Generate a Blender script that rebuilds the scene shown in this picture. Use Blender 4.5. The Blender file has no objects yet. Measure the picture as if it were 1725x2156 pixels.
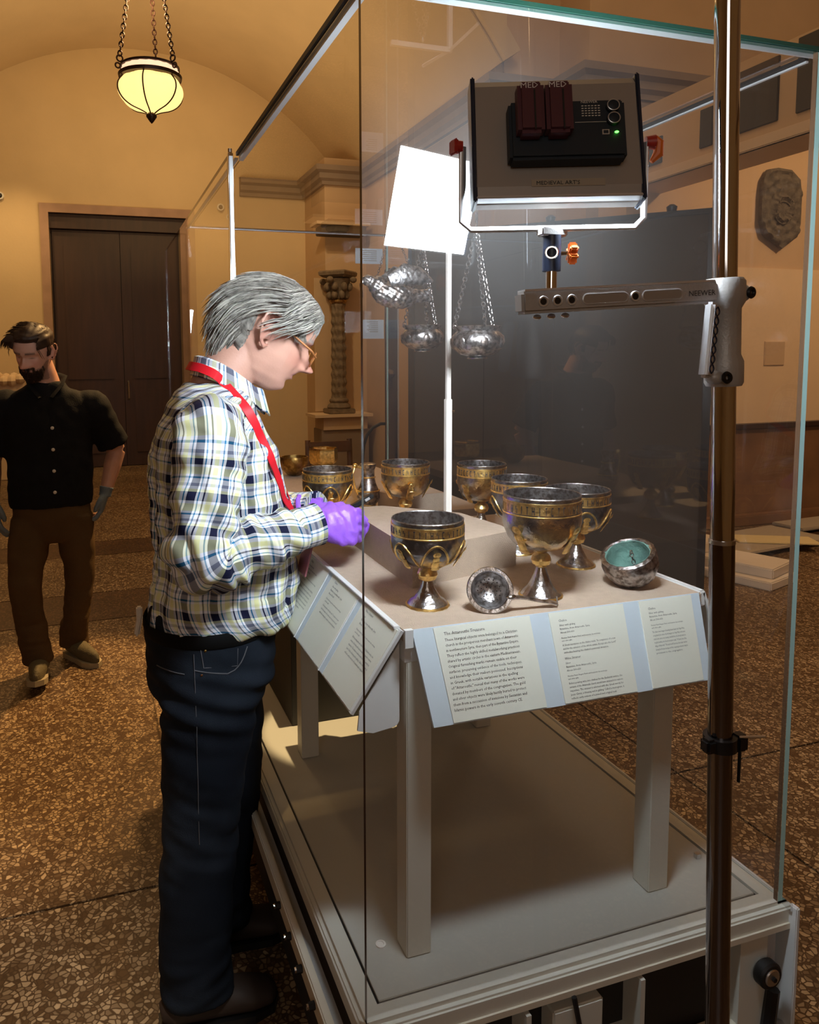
import bpy, bmesh, math, random
from mathutils import Vector, Matrix, noise, geometry
from mathutils.bvhtree import BVHTree
from mathutils.interpolate import poly_3d_calc
random.seed(7)
PI = math.pi
C = bpy.context.scene.collection
SC = bpy.context.scene

# ------------------------------------------------------------------ camera
def make_camera():
    yaw, pitch, roll, f = -.312, .0932, -.0093, 1588.07
    cy, sy = math.cos(yaw), math.sin(yaw)
    w = Vector((-sy*math.cos(pitch), cy*math.cos(pitch), -math.sin(pitch)))
    r = Vector((cy, sy, 0)); u = r.cross(w)
    r2 = r*math.cos(roll)+u*math.sin(roll); u2 = -r*math.sin(roll)+u*math.cos(roll)
    cam = bpy.data.cameras.new('camera'); o = bpy.data.objects.new('camera', cam); C.objects.link(o)
    m = Matrix((r2, u2, -w)).transposed().to_4x4(); m.translation = (-.4016, -1.117, 1.58)
    o.matrix_world = m
    cam.sensor_fit = 'VERTICAL'; cam.sensor_height = 24; cam.lens = f/2156*24
    cam.shift_x = 149.63/2156; cam.shift_y = -175.31/2156
    cam.clip_start = .02; cam.clip_end = 100
    SC.camera = o
make_camera()

# ------------------------------------------------------------------ world, lights, exposure
wd = bpy.data.worlds.new('world'); SC.world = wd; wd.use_nodes = True
wd.node_tree.nodes['Background'].inputs[0].default_value = (1, .78, .5, 1)
wd.node_tree.nodes['Background'].inputs[1].default_value = .10
SC.view_settings.view_transform = 'Standard'; SC.view_settings.look = 'None'
SC.view_settings.gamma = 1; SC.view_settings.use_curve_mapping = False
SC.view_settings.exposure = 0.0
WARM = (1, .66, .32)
def aim(o, t):
    o.rotation_euler = (Vector(t)-o.location).to_track_quat('-Z', 'Y').to_euler()
def spot(loc, tgt, watts, ang, col=WARM, blend=.6, size=.06):
    l = bpy.data.lights.new('ceiling_spot', 'SPOT'); l.energy = watts; l.color = col
    l.spot_size = math.radians(ang); l.spot_blend = blend; l.shadow_soft_size = size
    o = bpy.data.objects.new('ceiling_spot', l); C.objects.link(o); o.location = loc; aim(o, tgt); return o
def area(loc, tgt, watts, size, col=WARM):
    l = bpy.data.lights.new('fill_area', 'AREA'); l.energy = watts; l.color = col; l.size = size
    o = bpy.data.objects.new('fill_area', l); C.objects.link(o); o.location = loc; aim(o, tgt); return o
def soft_point(loc, watts, size, col=WARM):
    l = bpy.data.lights.new('fill_point', 'POINT'); l.energy = watts; l.color = col; l.shadow_soft_size = size
    o = bpy.data.objects.new('fill_point', l); C.objects.link(o); o.location = loc; return o
spot((1.7, 4.6, 5.0), (-.80, 2.25, 0), 1500, 22, (1, .58, .22), .5)       # pool of light on the terrazzo
spot((1.9, 3.4, 5.0), (-.45, 1.45, 0), 200, 24, (1, .6, .22), .5)
spot((-.6, -2.0, 4.6), (-.95, .50, 0), 380, 20, (1, .9, .78), .5)
spot((.6, 5.6, 5.6), (.1, 10.4, 3.0), 190, 95, (1, .68, .30), .9)
spot((-1.3, 9.0, 5.0), (-1.5, 10.4, 1.4), 170, 70, (1, .66, .3), .9)
spot((1.2, 6.4, 5.4), (3.0, 9.3, 2.2), 170, 70, (1, .74, .44), .9)
spot((6.2, 1.2, 4.6), (6.0, 4.3, 1.6), 260, 90, (1, .64, .34), .9)
spot((2.6, .6, 4.6), (3.4, 1.6, 0), 170, 80, (1, .62, .3), .9)
spot((.28, 1.0, 5.7), (.26, 1.0, .5), 1500, 5.2, (1, .72, .36), .2, .02)      # falls through the gap between the tables
spot((-1.0, 6.5, 5.5), (-.6, 5.5, 0), 280, 75, (1, .64, .3), .9)
area((0, 1.5, 5.9), (0, 1.5, 0), 16, 2.5, (1, .76, .5))  # unseen soft fill added overhead
area((.6, 7.2, 2.9), (.4, 7.4, 6), 75, 2.4, (1, .69, .36))  # unseen uplight added to brighten the vault
area((-1.6, -3.2, 2.6), (.2, .2, 1.6), 13, 1.4, (1, .9, .8))  # unseen fill added behind the camera
soft_point((6.5, 1.8, 5.4), 50, .4, (1, .72, .45))  # unseen fill added to brighten the upper right
soft_point((2.6, 3.2, 5.7), 40, .4, (1, .74, .48))  # unseen fill added high above the case

# ------------------------------------------------------------------ helpers
def tag(o, label=None, cat=None, group=None, kind=None):
    if label: o['label'] = label
    if cat: o['category'] = cat
    if group: o['group'] = group
    if kind: o['kind'] = kind
    return o
def thing(name, loc, label, cat, group=None):
    o = bpy.data.objects.new(name, None); C.objects.link(o); o.location = loc
    o.empty_display_size = .05
    return tag(o, label, cat, group)
def wloc(o):
    v = Vector((0, 0, 0))
    while o: v += o.location; o = o.parent
    return v
def frame(n, up=(0, 0, 1)):
    n = Vector(n).normalized(); a = Vector(up)
    if abs(n.dot(a)) > .98: a = Vector((1, 0, 0))
    x = a.cross(n).normalized(); return x, n.cross(x).normalized(), n
class MB:
    def __init__(s): s.v = []; s.f = []; s.uv = []
    def add(s, vs, fs, uvs=None):
        k = len(s.v); s.v += [Vector(p) for p in vs]
        s.uv += uvs if uvs else [(0, 0)]*len(vs)
        s.f += [tuple(i+k for i in q) for q in fs]; return s
    def box(s, c, sz, rot=None, bev=0):
        hx, hy, hz = [d/2 for d in sz]; c = Vector(c); b = min(bev, hx*.9, hy*.9, hz*.9)
        R_ = rot if rot is not None else Matrix.Identity(3)
        if b <= 0:
            vs = [Vector((x, y, z)) for z in (-hz, hz) for y in (-hy, hy) for x in (-hx, hx)]
            fs = [(0, 2, 3, 1), (4, 5, 7, 6), (0, 1, 5, 4), (2, 6, 7, 3), (0, 4, 6, 2), (1, 3, 7, 5)]
        else:
            bm = bmesh.new(); bmesh.ops.create_cube(bm, size=1)
            for v in bm.verts: v.co = Vector((v.co.x*2*hx, v.co.y*2*hy, v.co.z*2*hz))
            bmesh.ops.bevel(bm, geom=bm.edges[:], offset=b, segments=2, affect='EDGES')
            bm.verts.index_update(); vs = [v.co.copy() for v in bm.verts]; fs = [[v.index for v in f.verts] for f in bm.faces]; bm.free()
        return s.add([c+R_@v for v in vs], fs)
    def bb(s, x0, x1, y0, y1, z0, z1, bev=0):
        return s.box(((x0+x1)/2, (y0+y1)/2, (z0+z1)/2), (x1-x0, y1-y0, z1-z0), None, bev)
    def tube(s, pts, r, seg=8, cap=True, up=(0, 0, 1), sup=1.0, closed=False):
        """pts path; r a number, list of numbers or list of (ra, rb)."""
        pts = [Vector(p) for p in pts]; n = len(pts)
        if not isinstance(r, (list, tuple)): r = [r]*n
        rings = []; L = 0; prevx = None
        vs = []; uvs = []
        for i, p in enumerate(pts):
            if closed: d = pts[(i+1) % n]-pts[i-1]
            else: d = pts[min(i+1, n-1)]-pts[max(i-1, 0)]
            if d.length < 1e-9: d = Vector((0, 0, 1))
            d.normalize()
            if prevx is None: x, y, _ = frame(d, up)
            else:
                x = prevx-d*prevx.dot(d)
                if x.length < 1e-6: x, y, _ = frame(d, up)
                x.normalize(); y = d.cross(x)
            prevx = x
            if i: L += (p-pts[i-1]).length
            ra, rb = r[i] if isinstance(r[i], (list, tuple)) else (r[i], r[i])
            for k in range(seg+1):
                a = 2*PI*k/seg; ca, sa = math.cos(a), math.sin(a)
                ca = math.copysign(abs(ca)**sup, ca); sa = math.copysign(abs(sa)**sup, sa)
                vs.append(p+x*ca*ra+y*sa*rb); uvs.append((a*(ra+rb)/2, L))
        fs = []; m = seg+1
        for i in range(n if closed else n-1):
            j = (i+1) % n
            for k in range(seg): fs.append((i*m+k, i*m+k+1, j*m+k+1, j*m+k))
        if cap and not closed:
            fs.append(tuple(range(seg-1, -1, -1))); fs.append(tuple((n-1)*m+k for k in range(seg)))
        return s.add(vs, fs, uvs)
    def cyl(s, a, b, r0, r1=None, seg=16): return s.tube([a, b], [r0, r0 if r1 is None else r1], seg)
    def ell(s, c, r, seg=12, rings=8, rot=None):
        c = Vector(c); vs = []; fs = []
        r = (r, r, r) if not isinstance(r, (list, tuple)) else r
        vs.append(Vector((0, 0, -r[2])))
        for i in range(1, rings):
            a = -PI/2+PI*i/rings
            for k in range(seg):
                b = 2*PI*k/seg; vs.append(Vector((math.cos(a)*math.cos(b)*r[0], math.cos(a)*math.sin(b)*r[1], math.sin(a)*r[2])))
        vs.append(Vector((0, 0, r[2])))
        for k in range(seg):
            fs.append((0, 1+(k+1) % seg, 1+k)); fs.append((len(vs)-1, 1+(rings-2)*seg+k, 1+(rings-2)*seg+(k+1) % seg))
        for i in range(rings-2):
            for k in range(seg):
                a = 1+i*seg+k; b = 1+i*seg+(k+1) % seg; fs.append((a, b, b+seg, a+seg))
        if rot is not None: vs = [rot@v for v in vs]
        return s.add([c+v for v in vs], fs)
    def lathe(s, prof, c=(0, 0, 0), seg=40, rot=None, fn=None, cap=True, loop=False):
        c = Vector(c); vs = []; n = len(prof)
        for r, z in prof:
            for k in range(seg):
                a = 2*PI*k/seg; rr = r+(fn(a, z, r) if fn else 0)
                v = Vector((rr*math.cos(a), rr*math.sin(a), z)); vs.append(c+(rot@v if rot is not None else v))
        fs = [(i*seg+k, i*seg+(k+1) % seg, (i+1)*seg+(k+1) % seg, (i+1)*seg+k) for i in range(n-1) for k in range(seg)]
        if loop: fs += [((n-1)*seg+k, (n-1)*seg+(k+1) % seg, (k+1) % seg, k) for k in range(seg)]
        elif cap: fs.append(tuple(range(seg-1, -1, -1))); fs.append(tuple((n-1)*seg+k for k in range(seg)))
        return s.add(vs, fs)
    def prism(s, poly, z0, z1, M=None):
        n = len(poly); vs = [Vector((x, y, z0)) for x, y in poly]+[Vector((x, y, z1)) for x, y in poly]
        if M is not None: vs = [M@v for v in vs]
        return s.add(vs, [tuple(range(n-1, -1, -1)), tuple(range(n, 2*n))]+[(i, (i+1) % n, n+(i+1) % n, n+i) for i in range(n)])
    def ring(s, c, R_, r, n=(0, 0, 1), seg=16, rs=6, sx=1, up=(0, 0, 1)):
        x, y, _ = frame(n, up); c = Vector(c)
        return s.tube([c+x*math.cos(2*PI*i/seg)*R_*sx+y*math.sin(2*PI*i/seg)*R_ for i in range(seg)], r, rs, closed=True, up=n)
    def chain(s, a, b, link=.02, r=.0018, w=.4):
        a, b = Vector(a), Vector(b); d = b-a; n = max(2, int(d.length/(link*.75))); d.normalize()
        x, y, _ = frame(d)
        for i in range(n):
            p = a.lerp(b, (i+.5)/n); side = x if i % 2 else y
            pts = [p+d*math.cos(2*PI*k/8)*link*.5+side*math.sin(2*PI*k/8)*link*w for k in range(8)]
            s.tube(pts, r, 4, closed=True, up=d.cross(side))
        return s
    def mesh(s, name, smooth=True):
        me = bpy.data.meshes.new(name); me.from_pydata([tuple(v) for v in s.v], [], s.f)
        ul = me.uv_layers.new(name='UVMap')
        idx = [0]*len(me.loops); me.loops.foreach_get('vertex_index', idx)
        flat = []
        for i in idx: flat += [s.uv[i][0], s.uv[i][1]]
        ul.data.foreach_set('uv', flat)
        me.update(); return me
    def build(s, name, m, parent=None, smooth=35, label=None, loc=None):
        off = wloc(parent) if parent else Vector((0, 0, 0))
        if loc is not None: off = Vector(loc)
        if off.length: s.v = [v-off for v in s.v]
        me = s.mesh(name); me.materials.append(m)
        o = bpy.data.objects.new(name, me); C.objects.link(o)
        if parent: o.parent = parent
        elif loc is not None: o.location = loc
        if smooth: shade(me, smooth)
        if label: o['label'] = label
        return o
def shade(me, deg=35):
    bm = bmesh.new(); bm.from_mesh(me); c = math.radians(deg)
    bmesh.ops.recalc_face_normals(bm, faces=bm.faces[:])
    for f in bm.faces: f.smooth = True
    for e in bm.edges:
        if len(e.link_faces) == 2 and e.calc_face_angle(0) > c: e.smooth = False
    bm.to_mesh(me); bm.free()
def remesh(mb, name, m, parent, voxel, smooth_it=3, disp=None, keepuv=False, label=None, post=None):
    """fuse overlapping closed shapes into one continuous skin"""
    me = mb.mesh(name)
    bm = bmesh.new(); bm.from_mesh(me); bmesh.ops.remove_doubles(bm, verts=bm.verts[:], dist=1e-5)
    bmesh.ops.recalc_face_normals(bm, faces=bm.faces[:]); bm.to_mesh(me); bm.free()
    t = bpy.data.objects.new('tmp', me); C.objects.link(t)
    a = t.modifiers.new('r', 'REMESH'); a.mode = 'VOXEL'; a.voxel_size = voxel
    if smooth_it:
        b = t.modifiers.new('s', 'SMOOTH'); b.iterations = smooth_it; b.factor = .5
    dg = bpy.context.evaluated_depsgraph_get(); ne = bpy.data.meshes.new_from_object(t.evaluated_get(dg))
    bpy.data.objects.remove(t); ne.name = name
    for p in ne.polygons: p.use_smooth = True
    uv = None
    if keepuv:
        fs = [f for f in mb.f if len(f) == 4]; bvh = BVHTree.FromPolygons(mb.v, fs); uv = []
        for v in ne.vertices:
            loc, nr, i, d = bvh.find_nearest(v.co)
            f = fs[i]; w = poly_3d_calc([mb.v[k] for k in f], loc)
            uv.append((sum(a*mb.uv[k][0] for a, k in zip(w, f)), sum(a*mb.uv[k][1] for a, k in zip(w, f))))
        ul = ne.uv_layers.get('UVMap') or ne.uv_layers.new(name='UVMap')
        idx = [0]*len(ne.loops); ne.loops.foreach_get('vertex_index', idx)
        flat = []
        for i in idx: flat += [uv[i][0], uv[i][1]]
        ul.data.foreach_set('uv', flat)
    if disp:
        nr = [v.normal.copy() for v in ne.vertices]
        for i, v in enumerate(ne.vertices): v.co = v.co+nr[i]*disp(v.co, uv[i] if uv else None)
    if post: post(ne)
    off = wloc(parent)
    if off.length: ne.transform(Matrix.Translation(-off))
    ne.materials.clear(); ne.materials.append(m); ne.update()
    o = bpy.data.objects.new(name, ne); C.objects.link(o); o.parent = parent
    if label: o['label'] = label
    return o
def copy_tree(o, parent=None, loc=None, label=None):
    c = o.copy(); C.objects.link(c); c.parent = parent
    if loc is not None: c.location = loc
    if label: c['label'] = label
    for ch in list(o.children): copy_tree(ch, c)
    return c
def text_mesh(name, lines, size, M, m, parent, gap=1.32, width=None):
    """flat print; lines = [(text, size factor)]; M places text plane (x right, y up) in the world"""
    meshes = MB(); y = 0
    for t, k in lines:
        if t:
            cu = bpy.data.curves.new('t', 'FONT'); cu.body = t; cu.size = size*k; cu.resolution_u = 1
            to = bpy.data.objects.new('t', cu); C.objects.link(to)
            me = bpy.data.meshes.new_from_object(to.evaluated_get(bpy.context.evaluated_depsgraph_get()))
            bpy.data.objects.remove(to)
            vs = [v.co.copy() for v in me.vertices]
            if vs:
                sx = 1
                if width:
                    mx = max(v.x for v in vs)
                    if mx > width: sx = width/mx
                meshes.add([M@Vector((v.x*sx, v.y+y, 0)) for v in vs], [tuple(p.vertices) for p in me.polygons])
            bpy.data.meshes.remove(me)
        y -= size*k*gap
    return meshes.build(name, m, parent, smooth=0)

# ------------------------------------------------------------------ materials
def nt(name):
    m = bpy.data.materials.new(name); m.use_nodes = True; t = m.node_tree
    return m, t, t.nodes, t.links, t.nodes['Principled BSDF']
def pmat(name, col, rough=.5, metal=0, bump=0, bscale=50, var=0, vscale=8, spec=.5, emit=None, estr=0, coat=0, stretch=None, sheen=0):
    m, t, N, L, P = nt(name)
    P.inputs['Base Color'].default_value = (*col, 1); P.inputs['Roughness'].default_value = rough
    P.inputs['Metallic'].default_value = metal; P.inputs['Specular IOR Level'].default_value = spec
    if coat: P.inputs['Coat Weight'].default_value = coat
    if sheen: P.inputs['Sheen Weight'].default_value = sheen
    if emit: P.inputs['Emission Color'].default_value = (*emit, 1); P.inputs['Emission Strength'].default_value = estr
    if bump or var:
        tc = N.new('ShaderNodeTexCoord'); src = tc.outputs['Object']
        if stretch:
            mp = N.new('ShaderNodeMapping'); mp.inputs['Scale'].default_value = stretch; L.new(src, mp.inputs[0]); src = mp.outputs[0]
    if var:
        n = N.new('ShaderNodeTexNoise'); n.inputs['Scale'].default_value = vscale; n.inputs['Detail'].default_value = 5
        L.new(src, n.inputs['Vector'])
        r = N.new('ShaderNodeValToRGB'); r.color_ramp.elements[0].position = .3; r.color_ramp.elements[1].position = .7
        r.color_ramp.elements[0].color = (*[c*(1-var) for c in col], 1); r.color_ramp.elements[1].color = (*[min(1, c*(1+var*.6)) for c in col], 1)
        L.new(n.outputs['Fac'], r.inputs[0]); L.new(r.outputs[0], P.inputs['Base Color'])
    if bump:
        n2 = N.new('ShaderNodeTexNoise'); n2.inputs['Scale'].default_value = bscale; n2.inputs['Detail'].default_value = 3
        L.new(src, n2.inputs['Vector'])
        b = N.new('ShaderNodeBump'); b.inputs['Strength'].default_value = bump; b.inputs['Distance'].default_value = .01
        L.new(n2.outputs['Fac'], b.inputs['Height']); L.new(b.outputs[0], P.inputs['Normal'])
    return m
def glass_mat(name, tint=(1, 1, 1), ior=1.5, k=1.0, haze=0):
    m, t, N, L, P = nt(name); N.remove(P)
    tr = N.new('ShaderNodeBsdfTransparent'); tr.inputs[0].default_value = (*tint, 1)
    gl = N.new('ShaderNodeBsdfGlossy'); gl.inputs['Roughness'].default_value = 0; gl.inputs[0].default_value = (k, k, k, 1)
    fr = N.new('ShaderNodeFresnel'); fr.inputs[0].default_value = ior
    ge = N.new('ShaderNodeNewGeometry'); mx = N.new('ShaderNodeMixShader')
    # symmetric pane: same reflectance from either face
    sw = N.new('ShaderNodeMath'); sw.operation = 'MULTIPLY'
    inv = N.new('ShaderNodeMath'); inv.operation = 'SUBTRACT'; inv.inputs[0].default_value = 1; L.new(ge.outputs['Backfacing'], inv.inputs[1])
    L.new(fr.outputs[0], sw.inputs[0]); L.new(inv.outputs[0], sw.inputs[1])
    L.new(sw.outputs[0], mx.inputs[0]); L.new(tr.outputs[0], mx.inputs[1]); L.new(gl.outputs[0], mx.inputs[2])
    out = mx.outputs[0]
    if haze:                           # diffuse film put in for the grey haze of light on the pane
        df = N.new('ShaderNodeBsdfDiffuse'); df.inputs[0].default_value = (.8, .8, .8, 1); m2 = N.new('ShaderNodeMixShader')
        tc = N.new('ShaderNodeTexCoord'); ns = N.new('ShaderNodeTexNoise'); ns.inputs['Scale'].default_value = 3; L.new(tc.outputs['Object'], ns.inputs['Vector'])
        mu = N.new('ShaderNodeMath'); mu.operation = 'MULTIPLY'; mu.inputs[1].default_value = haze*2; L.new(ns.outputs['Fac'], mu.inputs[0])
        L.new(mu.outputs[0], m2.inputs[0]); L.new(out, m2.inputs[1]); L.new(df.outputs[0], m2.inputs[2]); out = m2.outputs[0]
    L.new(out, N['Material Output'].inputs[0]); return m
def terrazzo(name, c0, c1, mortar, scale):
    m, t, N, L, P = nt(name); tc = N.new('ShaderNodeTexCoord')
    ns = N.new('ShaderNodeTexNoise'); ns.inputs['Scale'].default_value = 9; L.new(tc.outputs['Object'], ns.inputs['Vector'])
    mixv = N.new('ShaderNodeVectorMath'); mixv.operation = 'MULTIPLY_ADD'; mixv.inputs[1].default_value = (.05, .05, .05)
    L.new(ns.outputs['Color'], mixv.inputs[0]); L.new(tc.outputs['Object'], mixv.inputs[2])
    v = N.new('ShaderNodeTexVoronoi'); v.inputs['Scale'].default_value = scale; L.new(mixv.outputs[0], v.inputs['Vector'])
    v2 = N.new('ShaderNodeTexVoronoi'); v2.feature = 'DISTANCE_TO_EDGE'; v2.inputs['Scale'].default_value = scale; L.new(mixv.outputs[0], v2.inputs['Vector'])
    r = N.new('ShaderNodeValToRGB'); e = r.color_ramp.elements
    e[0].color = (*c0, 1); e[1].color = (*c1, 1); e[0].position = .25; e[1].position = .95
    x = e.new(.6); x.color = (*[(a+b)*.5 for a, b in zip(c0, c1)], 1)
    L.new(v.outputs['Color'], r.inputs[0])
    ed = N.new('ShaderNodeValToRGB'); ed.color_ramp.elements[0].position = .05; ed.color_ramp.elements[1].position = .16
    L.new(v2.outputs['Distance'], ed.inputs[0])
    mx = N.new('ShaderNodeMix'); mx.data_type = 'RGBA'; mx.inputs[6].default_value = (*mortar, 1)
    L.new(ed.outputs[0], mx.inputs[0]); L.new(r.outputs[0], mx.inputs[7])
    big = N.new('ShaderNodeTexNoise'); big.inputs['Scale'].default_value = 1.6; L.new(tc.outputs['Object'], big.inputs['Vector'])
    br = N.new('ShaderNodeValToRGB'); br.color_ramp.elements[0].color = (.72, .7, .68, 1); br.color_ramp.elements[0].position = .35; br.color_ramp.elements[1].position = .65
    L.new(big.outputs['Fac'], br.inputs[0])
    mm = N.new('ShaderNodeMix'); mm.data_type = 'RGBA'; mm.blend_type = 'MULTIPLY'; mm.inputs[0].default_value = 1
    L.new(mx.outputs[2], mm.inputs[6]); L.new(br.outputs[0], mm.inputs[7]); L.new(mm.outputs[2], P.inputs['Base Color'])
    P.inputs['Roughness'].default_value = .42; return m
def gilt(name, silver, gold, amount, rough=.28, dark=.35, scale=14):
    m, t, N, L, P = nt(name); tc = N.new('ShaderNodeTexCoord'); P.inputs['Metallic'].default_value = 1
    n = N.new('ShaderNodeTexNoise'); n.inputs['Scale'].default_value = scale; n.inputs['Detail'].default_value = 6; L.new(tc.outputs['Object'], n.inputs['Vector'])
    r = N.new('ShaderNodeValToRGB'); e = r.color_ramp.elements
    e[0].position = max(0, amount-.06); e[0].color = (*gold, 1); e[1].position = min(1, amount+.06); e[1].color = (*silver, 1)
    L.new(n.outputs['Fac'], r.inputs[0])
    n2 = N.new('ShaderNodeTexNoise'); n2.inputs['Scale'].default_value = scale*3.2; n2.inputs['Detail'].default_value = 8; L.new(tc.outputs['Object'], n2.inputs['Vector'])
    r2 = N.new('ShaderNodeValToRGB'); r2.color_ramp.elements[0].position = .38; r2.color_ramp.elements[1].position = .58
    r2.color_ramp.elements[0].color = (dark, dark*.92, dark*.85, 1); L.new(n2.outputs['Fac'], r2.inputs[0])
    mm = N.new('ShaderNodeMix'); mm.data_type = 'RGBA'; mm.blend_type = 'MULTIPLY'; mm.inputs[0].default_value = 1
    L.new(r.outputs[0], mm.inputs[6]); L.new(r2.outputs[0], mm.inputs[7]); L.new(mm.outputs[2], P.inputs['Base Color'])
    P.inputs['Roughness'].default_value = rough
    b = N.new('ShaderNodeBump'); b.inputs['Strength'].default_value = .45; b.inputs['Distance'].default_value = .004
    n3 = N.new('ShaderNodeTexNoise'); n3.inputs['Scale'].default_value = 90; n3.inputs['Detail'].default_value = 4; L.new(tc.outputs['Object'], n3.inputs['Vector'])
    L.new(n3.outputs['Fac'], b.inputs['Height']); L.new(b.outputs[0], P.inputs['Normal']); return m
def plaid(name):
    m, t, N, L, P = nt(name); uv = N.new('ShaderNodeUVMap'); uv.uv_map = 'UVMap'; sp = N.new('ShaderNodeSeparateXYZ'); L.new(uv.outputs[0], sp.inputs[0])
    W_ = (.90, .91, .96); NV = (.010, .012, .045); YL = (.86, .86, .50); TL = (.02, .22, .42); GY = (.35, .38, .48)
    def ramp(out, period, stops, off):
        a = N.new('ShaderNodeMath'); a.operation = 'MULTIPLY_ADD'; a.inputs[1].default_value = 1/period; a.inputs[2].default_value = off; L.new(out, a.inputs[0])
        b = N.new('ShaderNodeMath'); b.operation = 'FRACT'; L.new(a.outputs[0], b.inputs[0])
        r = N.new('ShaderNodeValToRGB'); r.color_ramp.interpolation = 'CONSTANT'; e = r.color_ramp.elements
        e[0].position = 0; e[0].color = (*stops[0][1], 1); e[1].position = stops[1][0]; e[1].color = (*stops[1][1], 1)
        for p, c in stops[2:]:
            x = e.new(p); x.color = (*c, 1)
        L.new(b.outputs[0], r.inputs[0]); return r.outputs[0]
    s1 = [(0, NV), (.26, W_), (.34, TL), (.39, W_), (.50, YL), (.66, W_), (.74, NV), (.79, W_), (.90, TL), (.94, W_)]
    s2 = [(0, NV), (.24, W_), (.32, YL), (.52, W_), (.58, TL), (.63, W_), (.76, GY), (.84, W_), (.92, YL)]
    a = ramp(sp.outputs[0], .066, s1, .05); b = ramp(sp.outputs[1], .076, s2, .3)
    mx = N.new('ShaderNodeMix'); mx.data_type = 'RGBA'; mx.inputs[0].default_value = .44; L.new(a, mx.inputs[6]); L.new(b, mx.inputs[7])
    ml = N.new('ShaderNodeMix'); ml.data_type = 'RGBA'; ml.blend_type = 'MULTIPLY'; ml.inputs[0].default_value = .75; L.new(a, ml.inputs[6]); L.new(b, ml.inputs[7])
    m3 = N.new('ShaderNodeMix'); m3.data_type = 'RGBA'; m3.inputs[0].default_value = .42; m3.inputs[0].default_value = .34; L.new(mx.outputs[2], m3.inputs[6]); L.new(ml.outputs[2], m3.inputs[7])
    L.new(m3.outputs[2], P.inputs['Base Color']); P.inputs['Roughness'].default_value = .8; P.inputs['Specular IOR Level'].default_value = .2
    return m
def vcol(name, rough=.5, sss=0):
    m, t, N, L, P = nt(name); a = N.new('ShaderNodeAttribute'); a.attribute_name = 'tint'; L.new(a.outputs['Color'], P.inputs['Base Color'])
    P.inputs['Roughness'].default_value = rough
    tc = N.new('ShaderNodeTexCoord'); n = N.new('ShaderNodeTexNoise'); n.inputs['Scale'].default_value = 220; L.new(tc.outputs['Object'], n.inputs['Vector'])
    b = N.new('ShaderNodeBump'); b.inputs['Strength'].default_value = .15; b.inputs['Distance'].default_value = .002; L.new(n.outputs['Fac'], b.inputs['Height']); L.new(b.outputs[0], P.inputs['Normal'])
    return m
def denim(name, col, fade):
    m, t, N, L, P = nt(name); tc = N.new('ShaderNodeTexCoord')
    n = N.new('ShaderNodeTexNoise'); n.inputs['Scale'].default_value = 4; n.inputs['Detail'].default_value = 6; L.new(tc.outputs['Object'], n.inputs['Vector'])
    r = N.new('ShaderNodeValToRGB'); r.color_ramp.elements[0].color = (*col, 1); r.color_ramp.elements[1].color = (*fade, 1)
    r.color_ramp.elements[0].position = .42; r.color_ramp.elements[1].position = .75; L.new(n.outputs['Fac'], r.inputs[0]); L.new(r.outputs[0], P.inputs['Base Color'])
    P.inputs['Roughness'].default_value = .85; P.inputs['Specular IOR Level'].default_value = .15
    w = N.new('ShaderNodeTexNoise'); w.inputs['Scale'].default_value = 400; L.new(tc.outputs['Object'], w.inputs['Vector'])
    b = N.new('ShaderNodeBump'); b.inputs['Strength'].default_value = .3; b.inputs['Distance'].default_value = .002; L.new(w.outputs['Fac'], b.inputs['Height']); L.new(b.outputs[0], P.inputs['Normal'])
    return m
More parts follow.
